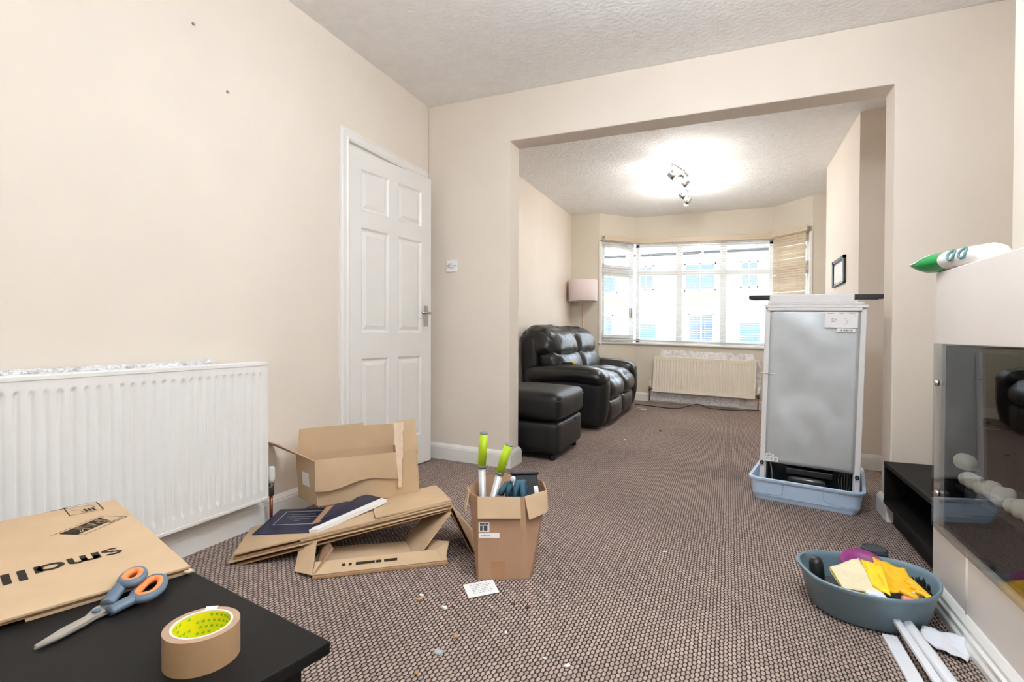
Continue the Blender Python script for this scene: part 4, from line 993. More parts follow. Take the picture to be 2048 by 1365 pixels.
pa = thing('flattened_carton', 'large flattened cardboard carton sloping from the floor up to the right', 'cardboard', (-1.5, 1.75, fz(-1.5)), group='flattened cartons')
obj('carton_sheet', warped(A0, A1, A2, A3, 0.006, 0, 1, 0, 1, dn=0.0), 'card', pa, world=True)
obj('carton_sheet', warped(A0, A1, A2, A3, 0.005, 0.29, 1.0, -0.015, 0.98, dn=-0.008, seed=3), 'card', pa, world=True)
obj('carton_sheet', warped(A0, A1, A2, A3, 0.005, 0.0, 1.0, 0.0, 0.98, dn=-0.015, seed=5, jag=0.6), 'card_edge', pa, world=True)
obj('carton_sheet', warped(A0, A1, A2, A3, 0.005, -0.02, 1.01, -0.03, 0.95, dn=-0.022, seed=8), 'card', pa, world=True)
obj('carton_sheet', warped(A0+Vector((0, 0, -0.012)), A1+Vector((0, 0, 0.0)), A2, A3+Vector((0, 0, -0.008)), 0.004, 0.0, 0.98, -0.03, 0.9, dn=-0.030, seed=9, jag=0.5), 'card_edge', pa, world=True)
obj('carton_flap', warped(A0, A1, A2, A3, 0.005, 0.63, 1.0, 0.02, 0.92, dn=0.007, seed=12), 'card', pa, world=True)
# leaf hanging down at the right end
lf = [(-1.060, 1.925, 0.172), (-1.20, 2.09, 0.155), (-1.075, 2.155, -0.012), (-0.972, 1.958, -0.016)]
obj('hanging_flap', MB().sheet(lf, 0.005), 'card', pa, world=True)
obj('hanging_flap', MB().sheet([Vector(p)+Vector((-0.012, -0.012, 0.0)) for p in lf], 0.004), 'card_edge', pa, world=True)

pb_ = thing('collapsed_carton', 'half folded cardboard carton lying under the flattened cartons', 'cardboard', (-1.25, 1.7, fz(-1.25)), group='flattened cartons')
G = lambda x, y, dz=0.0: Vector((x, y, fz(x)+dz))
b0, b1, b2, b3 = G(-1.404, 1.494, 0.012), G(-1.027, 1.822, 0.012), G(-1.16, 2.00, 0.012), G(-1.56, 1.70, 0.012)
obj('bottom_sheet', MB().sheet([b0, b1, b2, b3], 0.005, (0, 0, 1)), 'card', pb_, world=True)
obj('bottom_sheet', MB().sheet([b0+Vector((0.004, -0.006, -0.006)), b1+Vector((0.01, -0.004, -0.006)), b2-Vector((0, 0, 0.006)), b3-Vector((0, 0, 0.006))], 0.004, (0, 0, 1)), 'card_edge', pb_, world=True)
obj('front_strip', MB().sheet([b0+Vector((0, 0, 0.004)), b1+Vector((0, 0, 0.004)), b1+Vector((-0.03, 0.045, 0.03)), b0+Vector((-0.03, 0.045, 0.03))], 0.004), 'card', pb_, world=True)
mk = MB(); fe = (b1-b0).normalized(); fh = Vector((-fe.y, fe.x, 0))
for k in range(14):
    c0 = b0+fe*(0.12+0.02*k)+fh*(0.10+0.004*math.sin(k))+Vector((0, 0, 0.0008))
    mk.sheet([c0, c0+fe*0.003, c0+fe*0.003+fh*(0.03+0.02*(k % 3)), c0+fh*(0.03+0.02*(k % 3))], 0.0003, (0, 0, 1))
obj('printed_marks', mk, 'ink', pb_, world=True)
mk = MB()
for k, (o1, l1) in enumerate(((0.15, 0.07), (0.225, 0.02), (0.255, 0.05), (0.10, 0.012), (0.125, 0.01))):
    c0 = b0+fe*o1+Vector((-0.012, 0.018, 0.0164)); mk.sheet([c0, c0+fe*l1, c0+fe*l1+Vector((-0.006, 0.009, 0.0052)), c0+Vector((-0.006, 0.009, 0.0052))], 0.0004)
obj('printed_marks', mk, 'ink', pb_, world=True)
obj('side_flap', MB().sheet([b0+Vector((0.0, 0, 0.002)), G(-1.50, 1.505, 0.004), G(-1.60, 1.64, 0.055), G(-1.50, 1.62, 0.075)], 0.004), 'card', pb_, world=True)
obj('side_flap', MB().sheet([b0+Vector((0.004, 0.004, 0.002)), G(-1.545, 1.685, 0.005), G(-1.545, 1.72, 0.055), G(-1.40, 1.60, 0.075)], 0.005), 'card_brown', pb_, world=True)
obj('standing_flap', MB().sheet([G(-1.145, 1.775, 0.012), (-1.056, 1.905, 0.160), (-1.22, 2.07, 0.135), G(-1.30, 1.93, 0.012)], 0.005), 'card', pb_, world=True)
obj('end_flap', MB().sheet([b1+Vector((-0.10, -0.05, 0.006)), b1+Vector((-0.005, -0.005, 0.006)), b1+Vector((-0.03, 0.07, 0.05)), b1+Vector((-0.13, 0.07, 0.04))], 0.004), 'card', pb_, world=True)

# books and papers on the pile
bk = thing('navy_booklet', 'navy blue booklet with a silver printed frame lying on the cardboard', 'book', (-1.75, 1.77, 0.06))
B0, B1, B2, B3 = Vector((-1.845, 1.616, 0.052)), Vector((-1.555, 1.650, 0.092)), Vector((-1.682, 1.905, 0.098)), Vector((-1.955, 1.875, 0.064))
obj('cover', warped(B0, B1, B2, B3, 0.004, dn=0, wob=0.001, nu=6, nv=4), 'navy', bk, world=True)
obj('pages', warped(B0, B1, B2, B3, 0.005, 0.01, 0.99, 0.01, 0.99, dn=-0.0042, wob=0.001, nu=6, nv=4), 'paper', bk, world=True)
obj('back_cover', warped(B0, B1, B2, B3, 0.003, dn=-0.0094, wob=0.001, nu=6, nv=4), 'navy', bk, world=True)
def onbk(s, t, dz=0.0012): return bil(B0, B1, B2, B3, s, t)+Vector((0, 0, dz))
mk = MB(); cs = [(0.2, 0.32), (0.93, 0.32), (0.93, 0.86), (0.2, 0.86), (0.2, 0.32)]
for i in range(4):
    mk.tube([onbk(*cs[i]), onbk(*cs[i+1])], 0.0012, 5)
obj('printed_frame', mk, 'silver_ink', bk, world=True)
mk = MB(); random.seed(8)
for (t, s0, s1, hh) in ((0.72, 0.35, 0.8, 0.012), (0.62, 0.32, 0.85, 0.012), (0.52, 0.4, 0.78, 0.016), (0.46, 0.5, 0.62, 0.02)):
    s = s0
    while s < s1:
        ds = random.uniform(0.01, 0.03); mk.sheet([onbk(s, t), onbk(s+ds, t), onbk(s+ds, t+0.03), onbk(s, t+0.03)], 0.0003, (0, 0, 1)); s += ds+0.012
obj('printed_words', mk, 'ink_soft', bk, world=True)
bb = thing('brown_envelope', 'thin brown folder sticking out behind the navy booklet', 'folder', (-1.6, 1.8, 0.08))
obj('folder_sheet', MB().sheet([(-1.585, 1.680, 0.112), (-1.562, 1.70, 0.116), (-1.60, 1.935, 0.128), (-1.70, 1.93, 0.118)], 0.003), 'card_brown', bb, world=True)
obj('folder_sheet', MB().sheet([(-1.568, 1.715, 0.120), (-1.548, 1.74, 0.124), (-1.57, 1.92, 0.134), (-1.66, 1.93, 0.126)], 0.002), 'navy', bb, world=True)
wd_ = thing('white_brochure', 'white brochure under the open box beside the navy booklet', 'brochure', (-1.5, 1.8, 0.08))
obj('pages', MB().sheet([(-1.560, 1.640, 0.104), (-1.525, 1.652, 0.108), (-1.405, 1.945, 0.160), (-1.56, 1.99, 0.150)], 0.016), 'paper', wd_, world=True)
obj('cover', MB().sheet([(-1.566, 1.672, 0.1090), (-1.552, 1.676, 0.1115), (-1.44, 1.953, 0.1605), (-1.57, 1.99, 0.1525)], 0.002), 'navy', wd_, world=True)

# open carton on top
ob = thing('open_carton', 'open cardboard box with torn flaps on top of the cardboard pile', 'cardboard box', (-1.62, 2.0, 0.12))
F0, F1 = Vector((-1.70, 1.845, 0.124)), Vector((-1.352, 2.135, 0.142)); wv_ = Vector((-0.185, 0.078, -0.004)); up_ = Vector((-0.012, -0.006, 0.202))
K0, K1 = F0+wv_, F1+wv_
def U(p, k=1.0): return p+up_*k
cw = 0.0045
obj('bottom', MB().sheet([F0, F1, K1, K0], cw, (0, 0, 1)), 'card', ob, world=True)
obj('front_wall', MB().sheet([F0, F1, U(F1), U(F0)], cw, (F1-F0).cross(up_)), 'card', ob, world=True)
obj('back_wall', MB().sheet([K0, K1, U(K1), U(K0)], cw, (F1-F0).cross(up_)), 'card', ob, world=True)
obj('left_wall', MB().sheet([F0, K0, U(K0), U(F0)], cw), 'card', ob, world=True)
obj('right_wall', MB().sheet([F1, K1, U(K1), U(F1)], cw), 'card', ob, world=True)
fd_ = (F1-F0).normalized(); fo_ = Vector((fd_.y, -fd_.x, 0)).normalized()
def frontflap(u, v):
    s = u*0.80; top = U(F0)+(F1-F0)*s; drop = 0.128+0.012*math.sin(u*7+0.5)-0.02*u
    return top+fo_*(0.008+0.020*v-0.01*v*v+0.008*v*math.sin(u*6))-Vector((0, 0, 1))*drop*v+Vector((0, 0, 0.003*(1-v)))
obj('front_flap', MB().grid(frontflap, 18, 5), 'card', ob, world=True, solid=0.004, smooth=False)
bt = Vector((0.0, 0.012, 0.122))
obj('back_flap', MB().sheet([U(K0), U(K0)+(K1-K0)*0.66, U(K0)+(K1-K0)*0.66+bt, U(K0)+bt+Vector((0.004, 0, -0.004))], cw, (F1-F0).cross(up_)), 'card', ob, world=True)
obj('back_flap', MB().sheet([U(K0)+(K1-K0)*0.66, U(K1), U(K1)+bt*0.86, U(K0)+(K1-K0)*0.66+bt*0.9], cw, (F1-F0).cross(up_)), 'card', ob, world=True)
lt3 = Vector((-0.150, -0.068, 0.070))
obj('left_flap', MB().sheet([U(F0), U(K0), U(K0)+lt3, U(F0)+lt3*0.98+Vector((-0.02, 0.02, 0))], cw), 'card', ob, world=True)
# right end: flap standing, with torn paper strip
rf = U(F1)
obj('right_flap', MB().sheet([rf+Vector((-0.068, -0.048, -0.02)), rf+Vector((0.004, 0.010, -0.02)), rf+Vector((-0.020, 0.012, 0.145)), rf+Vector((-0.090, -0.045, 0.140))], cw), 'card', ob, world=True)
obj('inner_flap', MB().sheet([U(K1, 0.25)+Vector((0.02, -0.02, 0)), U(F1, 0.25)+Vector((-0.03, -0.02, 0)), U(F1, 0.95)+Vector((-0.06, -0.03, 0)), U(K1, 0.75)+Vector((0.03, -0.02, 0))], cw), 'card', ob, world=True)
def torn(u, v):
    a_ = rf+Vector((-0.095, -0.055, 0.135)); c_ = rf+Vector((-0.055, -0.070, -0.16))
    wdt = 0.046*(1-0.72*v)+0.006*noise.noise(Vector((v*9, u*3, 0))); p = a_+(c_-a_)*v+fd_*(u*wdt+0.004*noise.noise(Vector((v*14, 2, 0))))
    return p+fo_*0.012
obj('torn_paper', MB().grid(torn, 4, 24), 'card_torn', ob, world=True, solid=0.0012)
obj('white_label', MB().sheet([F0+wv_*0.35+up_*0.35+Vector((-0.002, -0.004, 0)), F0+wv_*0.7+up_*0.35+Vector((-0.002, -0.004, 0)), F0+wv_*0.7+up_*0.65+Vector((-0.002, -0.004, 0)), F0+wv_*0.35+up_*0.65+Vector((-0.002, -0.004, 0))], 0.0008), 'paper', ob, world=True)

# ------------------------------------------------------------------ tall carton with garden tools
tc_ = thing('tall_carton', 'tall brown cardboard box holding lime handled garden tools', 'cardboard box', (-0.81, 1.93, fz(-0.81)))
def Gz(x, y, dz): return Vector((x, y, fz(x)+dz))
bs_ = [(-0.857, 1.758), (-0.712, 1.829), (-0.687, 1.846), (-0.690, 1.90), (-0.752, 2.085), (-0.775, 2.10), (-0.91, 2.036), (-0.932, 2.015), (-0.885, 1.82), (-0.872, 1.772)]
tp_ = [(-0.881, 1.797), (-0.735, 1.872), (-0.722, 1.882), (-0.672, 2.00), (-0.725, 2.112), (-0.805, 2.195), (-0.945, 2.125), (-0.985, 2.06), (-0.972, 1.89), (-0.935, 1.835)]
HB = 0.297
names = {0: 'front_wall', 1: 'front_corner', 2: 'right_wall', 3: 'right_wall', 4: 'back_corner', 5: 'back_wall', 6: 'back_corner', 7: 'left_wall', 8: 'left_wall', 9: 'left_corner'}
N_ = len(bs_)
cen = Vector((-0.815, 1.97, 0))
def shell(i0, i1):
    mb = MB(); pts = []
    for i in range(i0, i1+1):
        k = i % N_
        b_ = Gz(*bs_[k], 0.001); t_ = Gz(*tp_[k], HB)
        ib = b_+(cen-Vector((b_.x, b_.y, 0))).normalized()*0.004; it = t_+(cen-Vector((t_.x, t_.y, 0))).normalized()*0.004
        pts.append((b_, t_, Vector((ib.x, ib.y, b_.z)), Vector((it.x, it.y, t_.z))))
    for q_ in range(len(pts)-1):
        a_, b_ = pts[q_], pts[q_+1]
        mb.add([a_[0], b_[0], b_[1], a_[1], a_[2], b_[2], b_[3], a_[3]], [(0, 1, 2, 3), (5, 4, 7, 6), (3, 2, 6, 7), (0, 4, 5, 1), (0, 3, 7, 4), (1, 5, 6, 2)])
    return mb
for nm, i0, i1 in (('front_wall', 0, 1), ('front_corner', 1, 2), ('right_wall', 2, 4), ('back_wall', 4, 7), ('left_wall', 7, 9), ('left_corner', 9, 10)):
    obj(nm, shell(i0, i1), 'card_brown', tc_, world=True)
obj('bottom', MB().prism([(x, y) for x, y in bs_], fz(-0.8)+0.002, fz(-0.8)+0.006), 'card_brown', tc_, world=True)
def flap(i0, i1, ln0, out=0.012, ex0=0.0, ex1=0.0):
    a_, b_ = Gz(*tp_[i0], HB), Gz(*tp_[i1 % N_], HB); a2, b2 = Gz(*bs_[i0], 0), Gz(*bs_[i1 % N_], 0)
    da, db = (a2-a_).normalized(), (b2-b_).normalized(); t_ = (b_-a_).normalized(); nn = Vector((t_.y, -t_.x, 0))
    a_ -= t_*ex0; b_ += t_*ex1
    mb = MB(); up2 = Vector((0, 0, 0.001))
    mb.sheet([a_+nn*0.002+up2, b_+nn*0.002+up2, b_+db*ln0+nn*(0.003+out), a_+da*ln0+nn*(0.003+out)], 0.0035, nn)
    return mb
obj('front_flap', flap(0, 1, 0.075, 0.012, 0.0, 0.0), 'card', tc_, world=True)
obj('right_flap', flap(2, 3, 0.080, 0.018), 'card', tc_, world=True)
obj('right_flap', flap(3, 4, 0.080, 0.018), 'card', tc_, world=True)
obj('left_flap', flap(8, 9, 0.070, 0.020), 'card', tc_, world=True)
fa, fb = Gz(*bs_[0], 0.001), Gz(*bs_[1], 0.001); fta, ftb = Gz(*tp_[0], HB), Gz(*tp_[1], HB)
fnrm = (fb-fa).cross(fta-fa).normalized()
def onf(s, t, d=0.001): return fa*(1-s)*(1-t)+fb*s*(1-t)+ftb*s*t+fta*(1-s)*t+fnrm*d
def fst(s0, s1, t0, t1, name, mt, d=0.0012): return obj(name, MB().sheet([onf(s0, t0, d), onf(s1, t0, d), onf(s1, t1, d), onf(s0, t1, d)], 0.0008, fnrm), mt, tc_, world=True)
l1 = fst(0.02, 0.27, 0.575, 0.69, 'label_sticker', 'paper')
bc = MB(); random.seed(21)
for i in range(16):
    if random.random() < 0.72: s_ = 0.05+i*0.0125; bc.sheet([onf(s_, 0.59, 0.0022), onf(s_+0.009, 0.59, 0.0022), onf(s_+0.009, 0.65, 0.0022), onf(s_, 0.65, 0.0022)], 0.0006, fnrm)
for k in range(6): s_ = 0.05+k*0.034; bc.sheet([onf(s_, 0.662, 0.0022), onf(s_+0.026, 0.662, 0.0022), onf(s_+0.026, 0.68, 0.0022), onf(s_, 0.68, 0.0022)], 0.0006, fnrm)
obj('barcode', bc, 'ink', l1, world=True)
l2 = fst(0.02, 0.50, 0.50, 0.56, 'label_sticker', 'paper')
bc = MB()
for k in range(7): s_ = 0.08+k*0.03; bc.sheet([onf(s_, 0.522, 0.0022), onf(s_+0.02, 0.522, 0.0022), onf(s_+0.02, 0.536, 0.0022), onf(s_, 0.536, 0.0022)], 0.0006, fnrm)
obj('print', bc, 'ink_soft', l2, world=True)
mat('parcel_tape', (166, 122, 88), rough=0.3, var=0.05, vs=20)
fst(0.30, 0.62, 0.01, 0.22, 'parcel_tape', 'parcel_tape', 0.0008)
# round printed mark on the right wall
ra, rb = Gz(*bs_[2], 0.001), Gz(*bs_[4], 0.001); rta, rtb = Gz(*tp_[2], HB), Gz(*tp_[4], HB)
ra, rb, rta, rtb = Gz(*bs_[2], 0.001), Gz(*bs_[3], 0.001), Gz(*tp_[2], HB), Gz(*tp_[3], HB)
rn = (rb-ra).cross(rta-ra).normalized()
def onr(s, t): return ra*(1-s)*(1-t)+rb*s*(1-t)+rtb*s*t+rta*(1-s)*t+rn*0.001
obj('print', MB().tube([onr(0.55+0.35*math.cos(k*PI/8), 0.40+0.09*math.sin(k*PI/8)) for k in range(13)], 0.0016, 5), 'ink', tc_, world=True)

# garden shears (two lime handles), gloves, tray inside the box
def shear(name, label, p0, p1, p2, p3):
    r_ = thing(name, label, 'garden tool', p0, group='lime handled garden tools')
    p0, p1, p2, p3 = map(Vector, (p0, p1, p2, p3))
    g = obj('grip', MB().tube([p1, p2, p2+(p3-p2)*0.96], [0.0165, 0.0175, 0.0178], 18), 'lime', r_, world=True, smooth=True)
    obj('end_cap', MB().tube([p2+(p3-p2)*0.96, p3, p3+(p3-p2).normalized()*0.004], [0.0182, 0.0175, 0.010], 18), 'grey_plastic', r_, world=True, smooth=True)
    obj('collar', MB().tube([p1-(p2-p1).normalized()*0.006, p1+(p2-p1).normalized()*0.004], 0.0182, 18), 'grey_plastic', r_, world=True, smooth=True)
    obj('shaft', MB().tube([p0, p1], 0.0145, 16), 'alu', r_, world=True, smooth=True)
    d_ = (p1-p0).normalized()
    obj('lock_button', MB().lathe([(0.007, 0), (0.007, 0.010), (0, 0.012)], 10, Matrix.Translation(p0+(p1-p0)*0.62+Vector((0.009, -0.010, 0))) @ Matrix.Rotation(PI/2, 4, 'X')), 'white_pvc', r_, world=True, smooth=True)
shear('lopper_handle', 'upright lime green tool handle on a white shaft in the tall box, the left one', (-0.915, 1.93, fz(-0.9)+0.02), (-0.9366, 1.95, 0.352), (-0.933, 1.95, 0.42), (-0.927, 1.95, 0.490))
shear('lopper_handle', 'leaning lime green tool handle on a white shaft in the tall box, the right one', (-0.915, 1.88, fz(-0.9)+0.04), (-0.856, 1.95, 0.333), (-0.840, 1.955, 0.39), (-0.820, 1.96, 0.449))
gl = thing('work_glove', 'dark teal work glove bunched inside the tall box', 'glove', (-0.79, 1.98, 0.20))
gm = MB().rbox(0.048, 0.035, 0.05, 0.032, (-0.79, 1.975, 0.255), 10, (0, 0, 0), 0.014, 30)
for k in range(4):
    s_ = (-1.5+k)*0.020
    gm.tube([(-0.79+s_*0.7, 1.965, 0.275), (-0.79+s_*1.15, 1.945, 0.300-abs(s_)*0.3), (-0.79+s_*1.5, 1.925, 0.285-abs(s_)*0.5), (-0.79+s_*1.7, 1.912, 0.255)], [0.0125, 0.012, 0.011, 0.008], 10)
gm.tube([(-0.84, 1.96, 0.25), (-0.865, 1.95, 0.262), (-0.88, 1.94, 0.25)], [0.013, 0.012, 0.008], 10)
obj('glove_body', gm, 'teal_glove', gl, world=True, smooth=True)
obj('glove_cuff', MB().tube([(-0.785, 1.985, 0.225), (-0.775, 2.0, 0.17)], [0.045, 0.05], 16), 'dark_slate', gl, world=True, smooth=True)
tr2 = thing('seed_tray', 'dark grey plastic tray standing at the back of the tall box', 'tray', (-0.78, 2.05, 0.12))
tm = Matrix.Translation((-0.785, 2.05, 0.20)) @ Matrix.Rotation(math.radians(26), 4, 'Z') @ Matrix.Rotation(math.radians(-12), 4, 'X')
obj('tray_body', MB().box(-0.055, 0.055, -0.012, 0.012, -0.14, 0.105, tm), 'dark_slate', tr2, world=True, bevel=0.005)
obj('tray_rim', MB().box(-0.060, 0.060, -0.018, 0.018, 0.105, 0.117, tm), 'black_plastic', tr2, world=True, bevel=0.004)
hk = thing('white_castor', 'small white plastic wheel inside the tall box', 'wheel', (-0.715, 2.0, 0.2))
obj('wheel', MB().tube([(-0.722, 1.988, 0.262), (-0.706, 1.996, 0.264)], 0.022, 20), 'white_pvc', hk, world=True, bevel=0.003)
obj('stem', MB().tube([(-0.714, 1.992, 0.262), (-0.73, 2.0, 0.14)], 0.008, 10), 'black_plastic', hk, world=True, smooth=True)
wb = thing('plastic_finial', 'small white plastic finial poking out above the teal glove', 'finial', (-0.79, 1.95, 0.28))
obj('knob', MB().rbox(0.010, 0.009, 0.011, 0.008, (-0.792, 1.938, 0.318), 5), 'white_pvc', wb, world=True, smooth=True)
obj('stem', MB().tube([(-0.792, 1.938, 0.312), (-0.79, 1.945, 0.27)], 0.0035, 8), 'white_pvc', wb, world=True, smooth=True)

# receipt and crumbs on the carpet
def gp(x, y, dz=0.002): return Vector((x, y, fz(x)+dz))
sl = thing('paper_slip', 'small white printed slip of paper on the carpet before the tall box', 'paper', gp(-0.82, 1.70))
q4 = [gp(-0.889, 1.695, 0.003), gp(-0.810, 1.781, 0.003), gp(-0.746, 1.700, 0.006), gp(-0.826, 1.619, 0.004)]
obj('sheet', MB().sheet(q4, 0.0012, (0, 0, 1)), 'paper', sl, world=True)
mk = MB(); random.seed(17)
for i in range(6):
    t_ = 0.16+i*0.12; s_ = 0.2
    while s_ < 0.8:
        ds = random.uniform(0.03, 0.09); P_ = lambda s, t: q4[0]*(1-s)*(1-t)+q4[3]*s*(1-t)*1.0+q4[2]*s*t+q4[1]*(1-s)*t+Vector((0, 0, 0.0006))
        mk.add([P_(t_, s_), P_(t_, s_+ds), P_(t_+0.035, s_+ds), P_(t_+0.035, s_)], [(0, 1, 2, 3)]); s_ += ds+0.03
obj('print', mk, 'ink_soft', sl, world=True)
crumbs = [(-0.984, 1.563, 0.011, 'crumb_white', 'white paper scrap beside a tan crumb, left of the slip'), (-0.976, 1.537, 0.012, 'crumb_tan', 'tan crumb beside a white scrap, left of the slip'), (-0.869, 1.528, 0.014, 'crumb_white', 'largest white paper scrap below the printed slip'), (-0.852, 1.548, 0.007, 'crumb_brown', 'red brown crumb beside the largest white scrap'),
          (-0.760, 1.400, 0.012, 'crumb_tan', 'tan crumb nearest the middle of the carpet'), (-0.766, 1.308, 0.014, 'crumb_grey', 'grey plastic scrap on the near carpet'), (-0.630, 1.483, 0.008, 'crumb_white', 'small white crumb right of the tan crumb'), (-0.478, 1.416, 0.008, 'crumb_white', 'small pale crumb near the bottom of the carpet, the left one'),
          (-0.409, 1.409, 0.011, 'crumb_white', 'pale crumb at the bottom of the carpet, the rightmost'), (-0.673, 1.658, 0.007, 'crumb_brown', 'red brown crumb right of the printed slip'), (-0.619, 1.655, 0.009, 'crumb_brown', 'brown crumb furthest right of the printed slip'), (-0.773, 1.206, 0.010, 'crumb_tan', 'tan crumb close to the black table corner'),
          (-0.246, 2.329, 0.010, 'crumb_white', 'white fleck alone in the middle of the opening'), (-0.830, 4.611, 0.012, 'crumb_white', 'white fleck on the carpet in front of the sofa'), (-0.60, 5.2, 0.02, 'crumb_brown', 'dark brown fleck on the far carpet')]
for i, (x, y, r_, mt_, lb) in enumerate(crumbs):
    q = MB().rbox(r_*0.75, r_*0.5, r_*0.28, r_*0.2, (0, 0, r_*0.28), 4, (0, 0, 0), r_*0.5, 90, seed=i*2.7)
    o = obj('crumb', q, mt_, None, smooth=False); o.location = gp(x, y, 0.0015); o.rotation_euler = (0, 0, i*1.3); tag(o, lb, 'crumb', 'crumbs and scraps on the carpet')

# ------------------------------------------------------------------ grey-blue washing-up bowl with cleaning things
wbz = fz(0.45)
wt = thing('kidney_bowl', 'grey blue oval plastic basin full of cleaning things', 'basin', (0.455, 2.14, wbz), (0, TILT, 0))
rim = [(0.238, 2.215), (0.244, 2.11), (0.292, 2.015), (0.39, 1.972), (0.50, 1.975), (0.60, 2.04), (0.655, 2.13), (0.672, 2.225), (0.640, 2.30), (0.56, 2.338), (0.42, 2.325), (0.30, 2.29)]
rim = [Vector((x-0.455, y-2.14, 0)) for x, y in smoothloop([(a_, b_, 0) for a_, b_ in rim], 5) for x, y in [(x, y)]] if False else [Vector((p.x-0.455, p.y-2.14, 0)) for p in smoothloop([(a_, b_, 0) for a_, b_ in rim], 5)]
def ringz(k, z): return [(p.x*k+0.004*(1-k)*10, p.y*k+0.035*(1-k)*2, z) for p in rim]
rings = [ringz(0.80, 0.0), ringz(0.84, 0.006), ringz(0.96, 0.112), ringz(0.985, 0.116), ringz(1.0, 0.120), ringz(1.0, 0.129), ringz(0.985, 0.132), ringz(0.955, 0.129), ringz(0.935, 0.112), ringz(0.82, 0.008)]
k_ = len(rim); vs = [p for r_ in rings for p in r_]; fs = [(i*k_+j, i*k_+(j+1) % k_, (i+1)*k_+(j+1) % k_, (i+1)*k_+j) for i in range(len(rings)-1) for j in range(k_)]
fs += [list(range(k_))[::-1], [(len(rings)-1)*k_+j for j in range(k_)]]
obj('basin_body', MB().add(vs, fs), 'tub_grey', wt, auto=50)
def cw_(x, y, dz): return Vector((x, y, fz(x)+dz))
blk = thing('black_bottle', 'black spray bottle standing in the left end of the basin', 'bottle', cw_(0.33, 2.16, 0.02))
obj('bottle_body', MB().tube([cw_(0.305, 2.165, 0.02), cw_(0.302, 2.165, 0.09), cw_(0.298, 2.165, 0.135), cw_(0.296, 2.165, 0.150)], [0.030, 0.030, 0.028, 0.020], 18, sq=0.8), 'black_plastic', blk, world=True, smooth=True)
obj('bottle_trigger', MB().box(0.312, 0.36, 2.10, 2.13, fz(0.33)+0.06, fz(0.33)+0.085), 'black_plastic', blk, world=True, bevel=0.006)
def cloth(name, A_, B_, C_, D_, mt, parent, amp=0.006, fr=12, seed=0, th=0.0025, fold=None, nu=16, nv=14):
    A_, B_, C_, D_ = map(Vector, (A_, B_, C_, D_))
    nn = (B_-A_).cross(D_-A_).normalized()
    def f(u, v):
        p = bil(A_, B_, C_, D_, u, v); d = amp*noise.noise(Vector((u*fr*0.3+seed, v*fr*0.3, 0.2)))+amp*0.4*noise.noise(Vector((u*fr+seed, v*fr, 1.2)))
        if fold: d += fold(u, v)
        return p+nn*d
    return obj(name, MB().grid(f, nu, nv), mt, parent, world=True, smooth=True, solid=th)
cc = thing('cream_duster', 'folded cream cloth draped in the basin', 'cloth', cw_(0.40, 2.10, 0.1))
for k, (dz, mt_) in enumerate(((0.0, 'cream_cloth'), (-0.006, 'yellow_bright'), (-0.010, 'cream_cloth'))):
    cloth('cloth_fold', cw_(0.362, 2.03, 0.110+dz), cw_(0.478, 2.052, 0.112+dz), cw_(0.440, 2.225, 0.152+dz), cw_(0.338, 2.150, 0.130+dz), mt_, cc, 0.006, 7, k*3.3)
yg = thing('rubber_gloves', 'pair of yellow rubber gloves lying across the basin', 'gloves', cw_(0.53, 2.10, 0.1))
cloth('glove_palm', cw_(0.480, 2.055, 0.116), cw_(0.578, 2.08, 0.116), cw_(0.572, 2.20, 0.148), cw_(0.482, 2.225, 0.162), 'yellow_rubber', yg, 0.008, 9, 2.0, 0.004)
cloth('glove_cuff', cw_(0.452, 2.075, 0.120), cw_(0.492, 2.03, 0.118), cw_(0.505, 2.19, 0.150), cw_(0.442, 2.205, 0.158), 'yellow_bright', yg, 0.006, 10, 5.0, 0.004)
for k in range(4):
    a_ = cw_(0.552+0.007*k, 2.165-0.026*k, 0.134-0.003*k); 
    obj('glove_finger', MB().tube(smoothloop([a_, a_+Vector((0.020, -0.010, -0.002)), a_+Vector((0.034, -0.028, -0.010))], 4, False), [0.013]*5+[0.012]*3+[0.007], 10, sq=0.7), 'yellow_rubber', yg, world=True, smooth=True)
obj('glove_thumb', MB().tube(smoothloop([cw_(0.53, 2.075, 0.124), cw_(0.55, 2.06, 0.120), cw_(0.572, 2.055, 0.112)], 4, False), [0.013]*8+[0.008], 10, sq=0.7), 'yellow_rubber', yg, world=True, smooth=True)
pp = thing('purple_dish', 'purple round plastic dish standing in the back of the basin', 'dish', cw_(0.45, 2.26, 0.08))
obj('dish', MB().lathe([(0.0, -0.006), (0.05, -0.004), (0.066, 0.008), (0.068, 0.010), (0.066, 0.012), (0.048, 0.0), (0.0, -0.002)], 32, Matrix.Translation(cw_(0.455, 2.245, 0.125)) @ Matrix.Rotation(math.radians(24), 4, 'X')), 'purple', pp, world=True, smooth=True)
jr = thing('black_jar', 'black ribbed lid of a tub standing behind the basin', 'jar', gp(0.535, 2.44, 0.0))
obj('jar_body', MB().lathe([(0.036, 0.0), (0.040, 0.004), (0.041, 0.085), (0.036, 0.09)], 32), 'black_plastic', jr, smooth=True)
jl = [(0.043, 0.088), (0.046, 0.091)]
for k in range(4): jl += [(0.046, 0.093+k*0.008), (0.0445, 0.097+k*0.008)]
jl += [(0.044, 0.127), (0.038, 0.130), (0.036, 0.126), (0.0, 0.126)]
obj('jar_lid', MB().lathe(jl, 36), 'dark_slate', jr, auto=30)
br = thing('black_brush', 'black scrubbing brush at the right end of the basin', 'brush', cw_(0.61, 2.14, 0.05))
obj('brush_back', MB().rbox(0.022, 0.045, 0.03, 0.018, cw_(0.612, 2.165, 0.085), 8), 'black_plastic', br, world=True, smooth=True)
bm_ = MB(); random.seed(31)
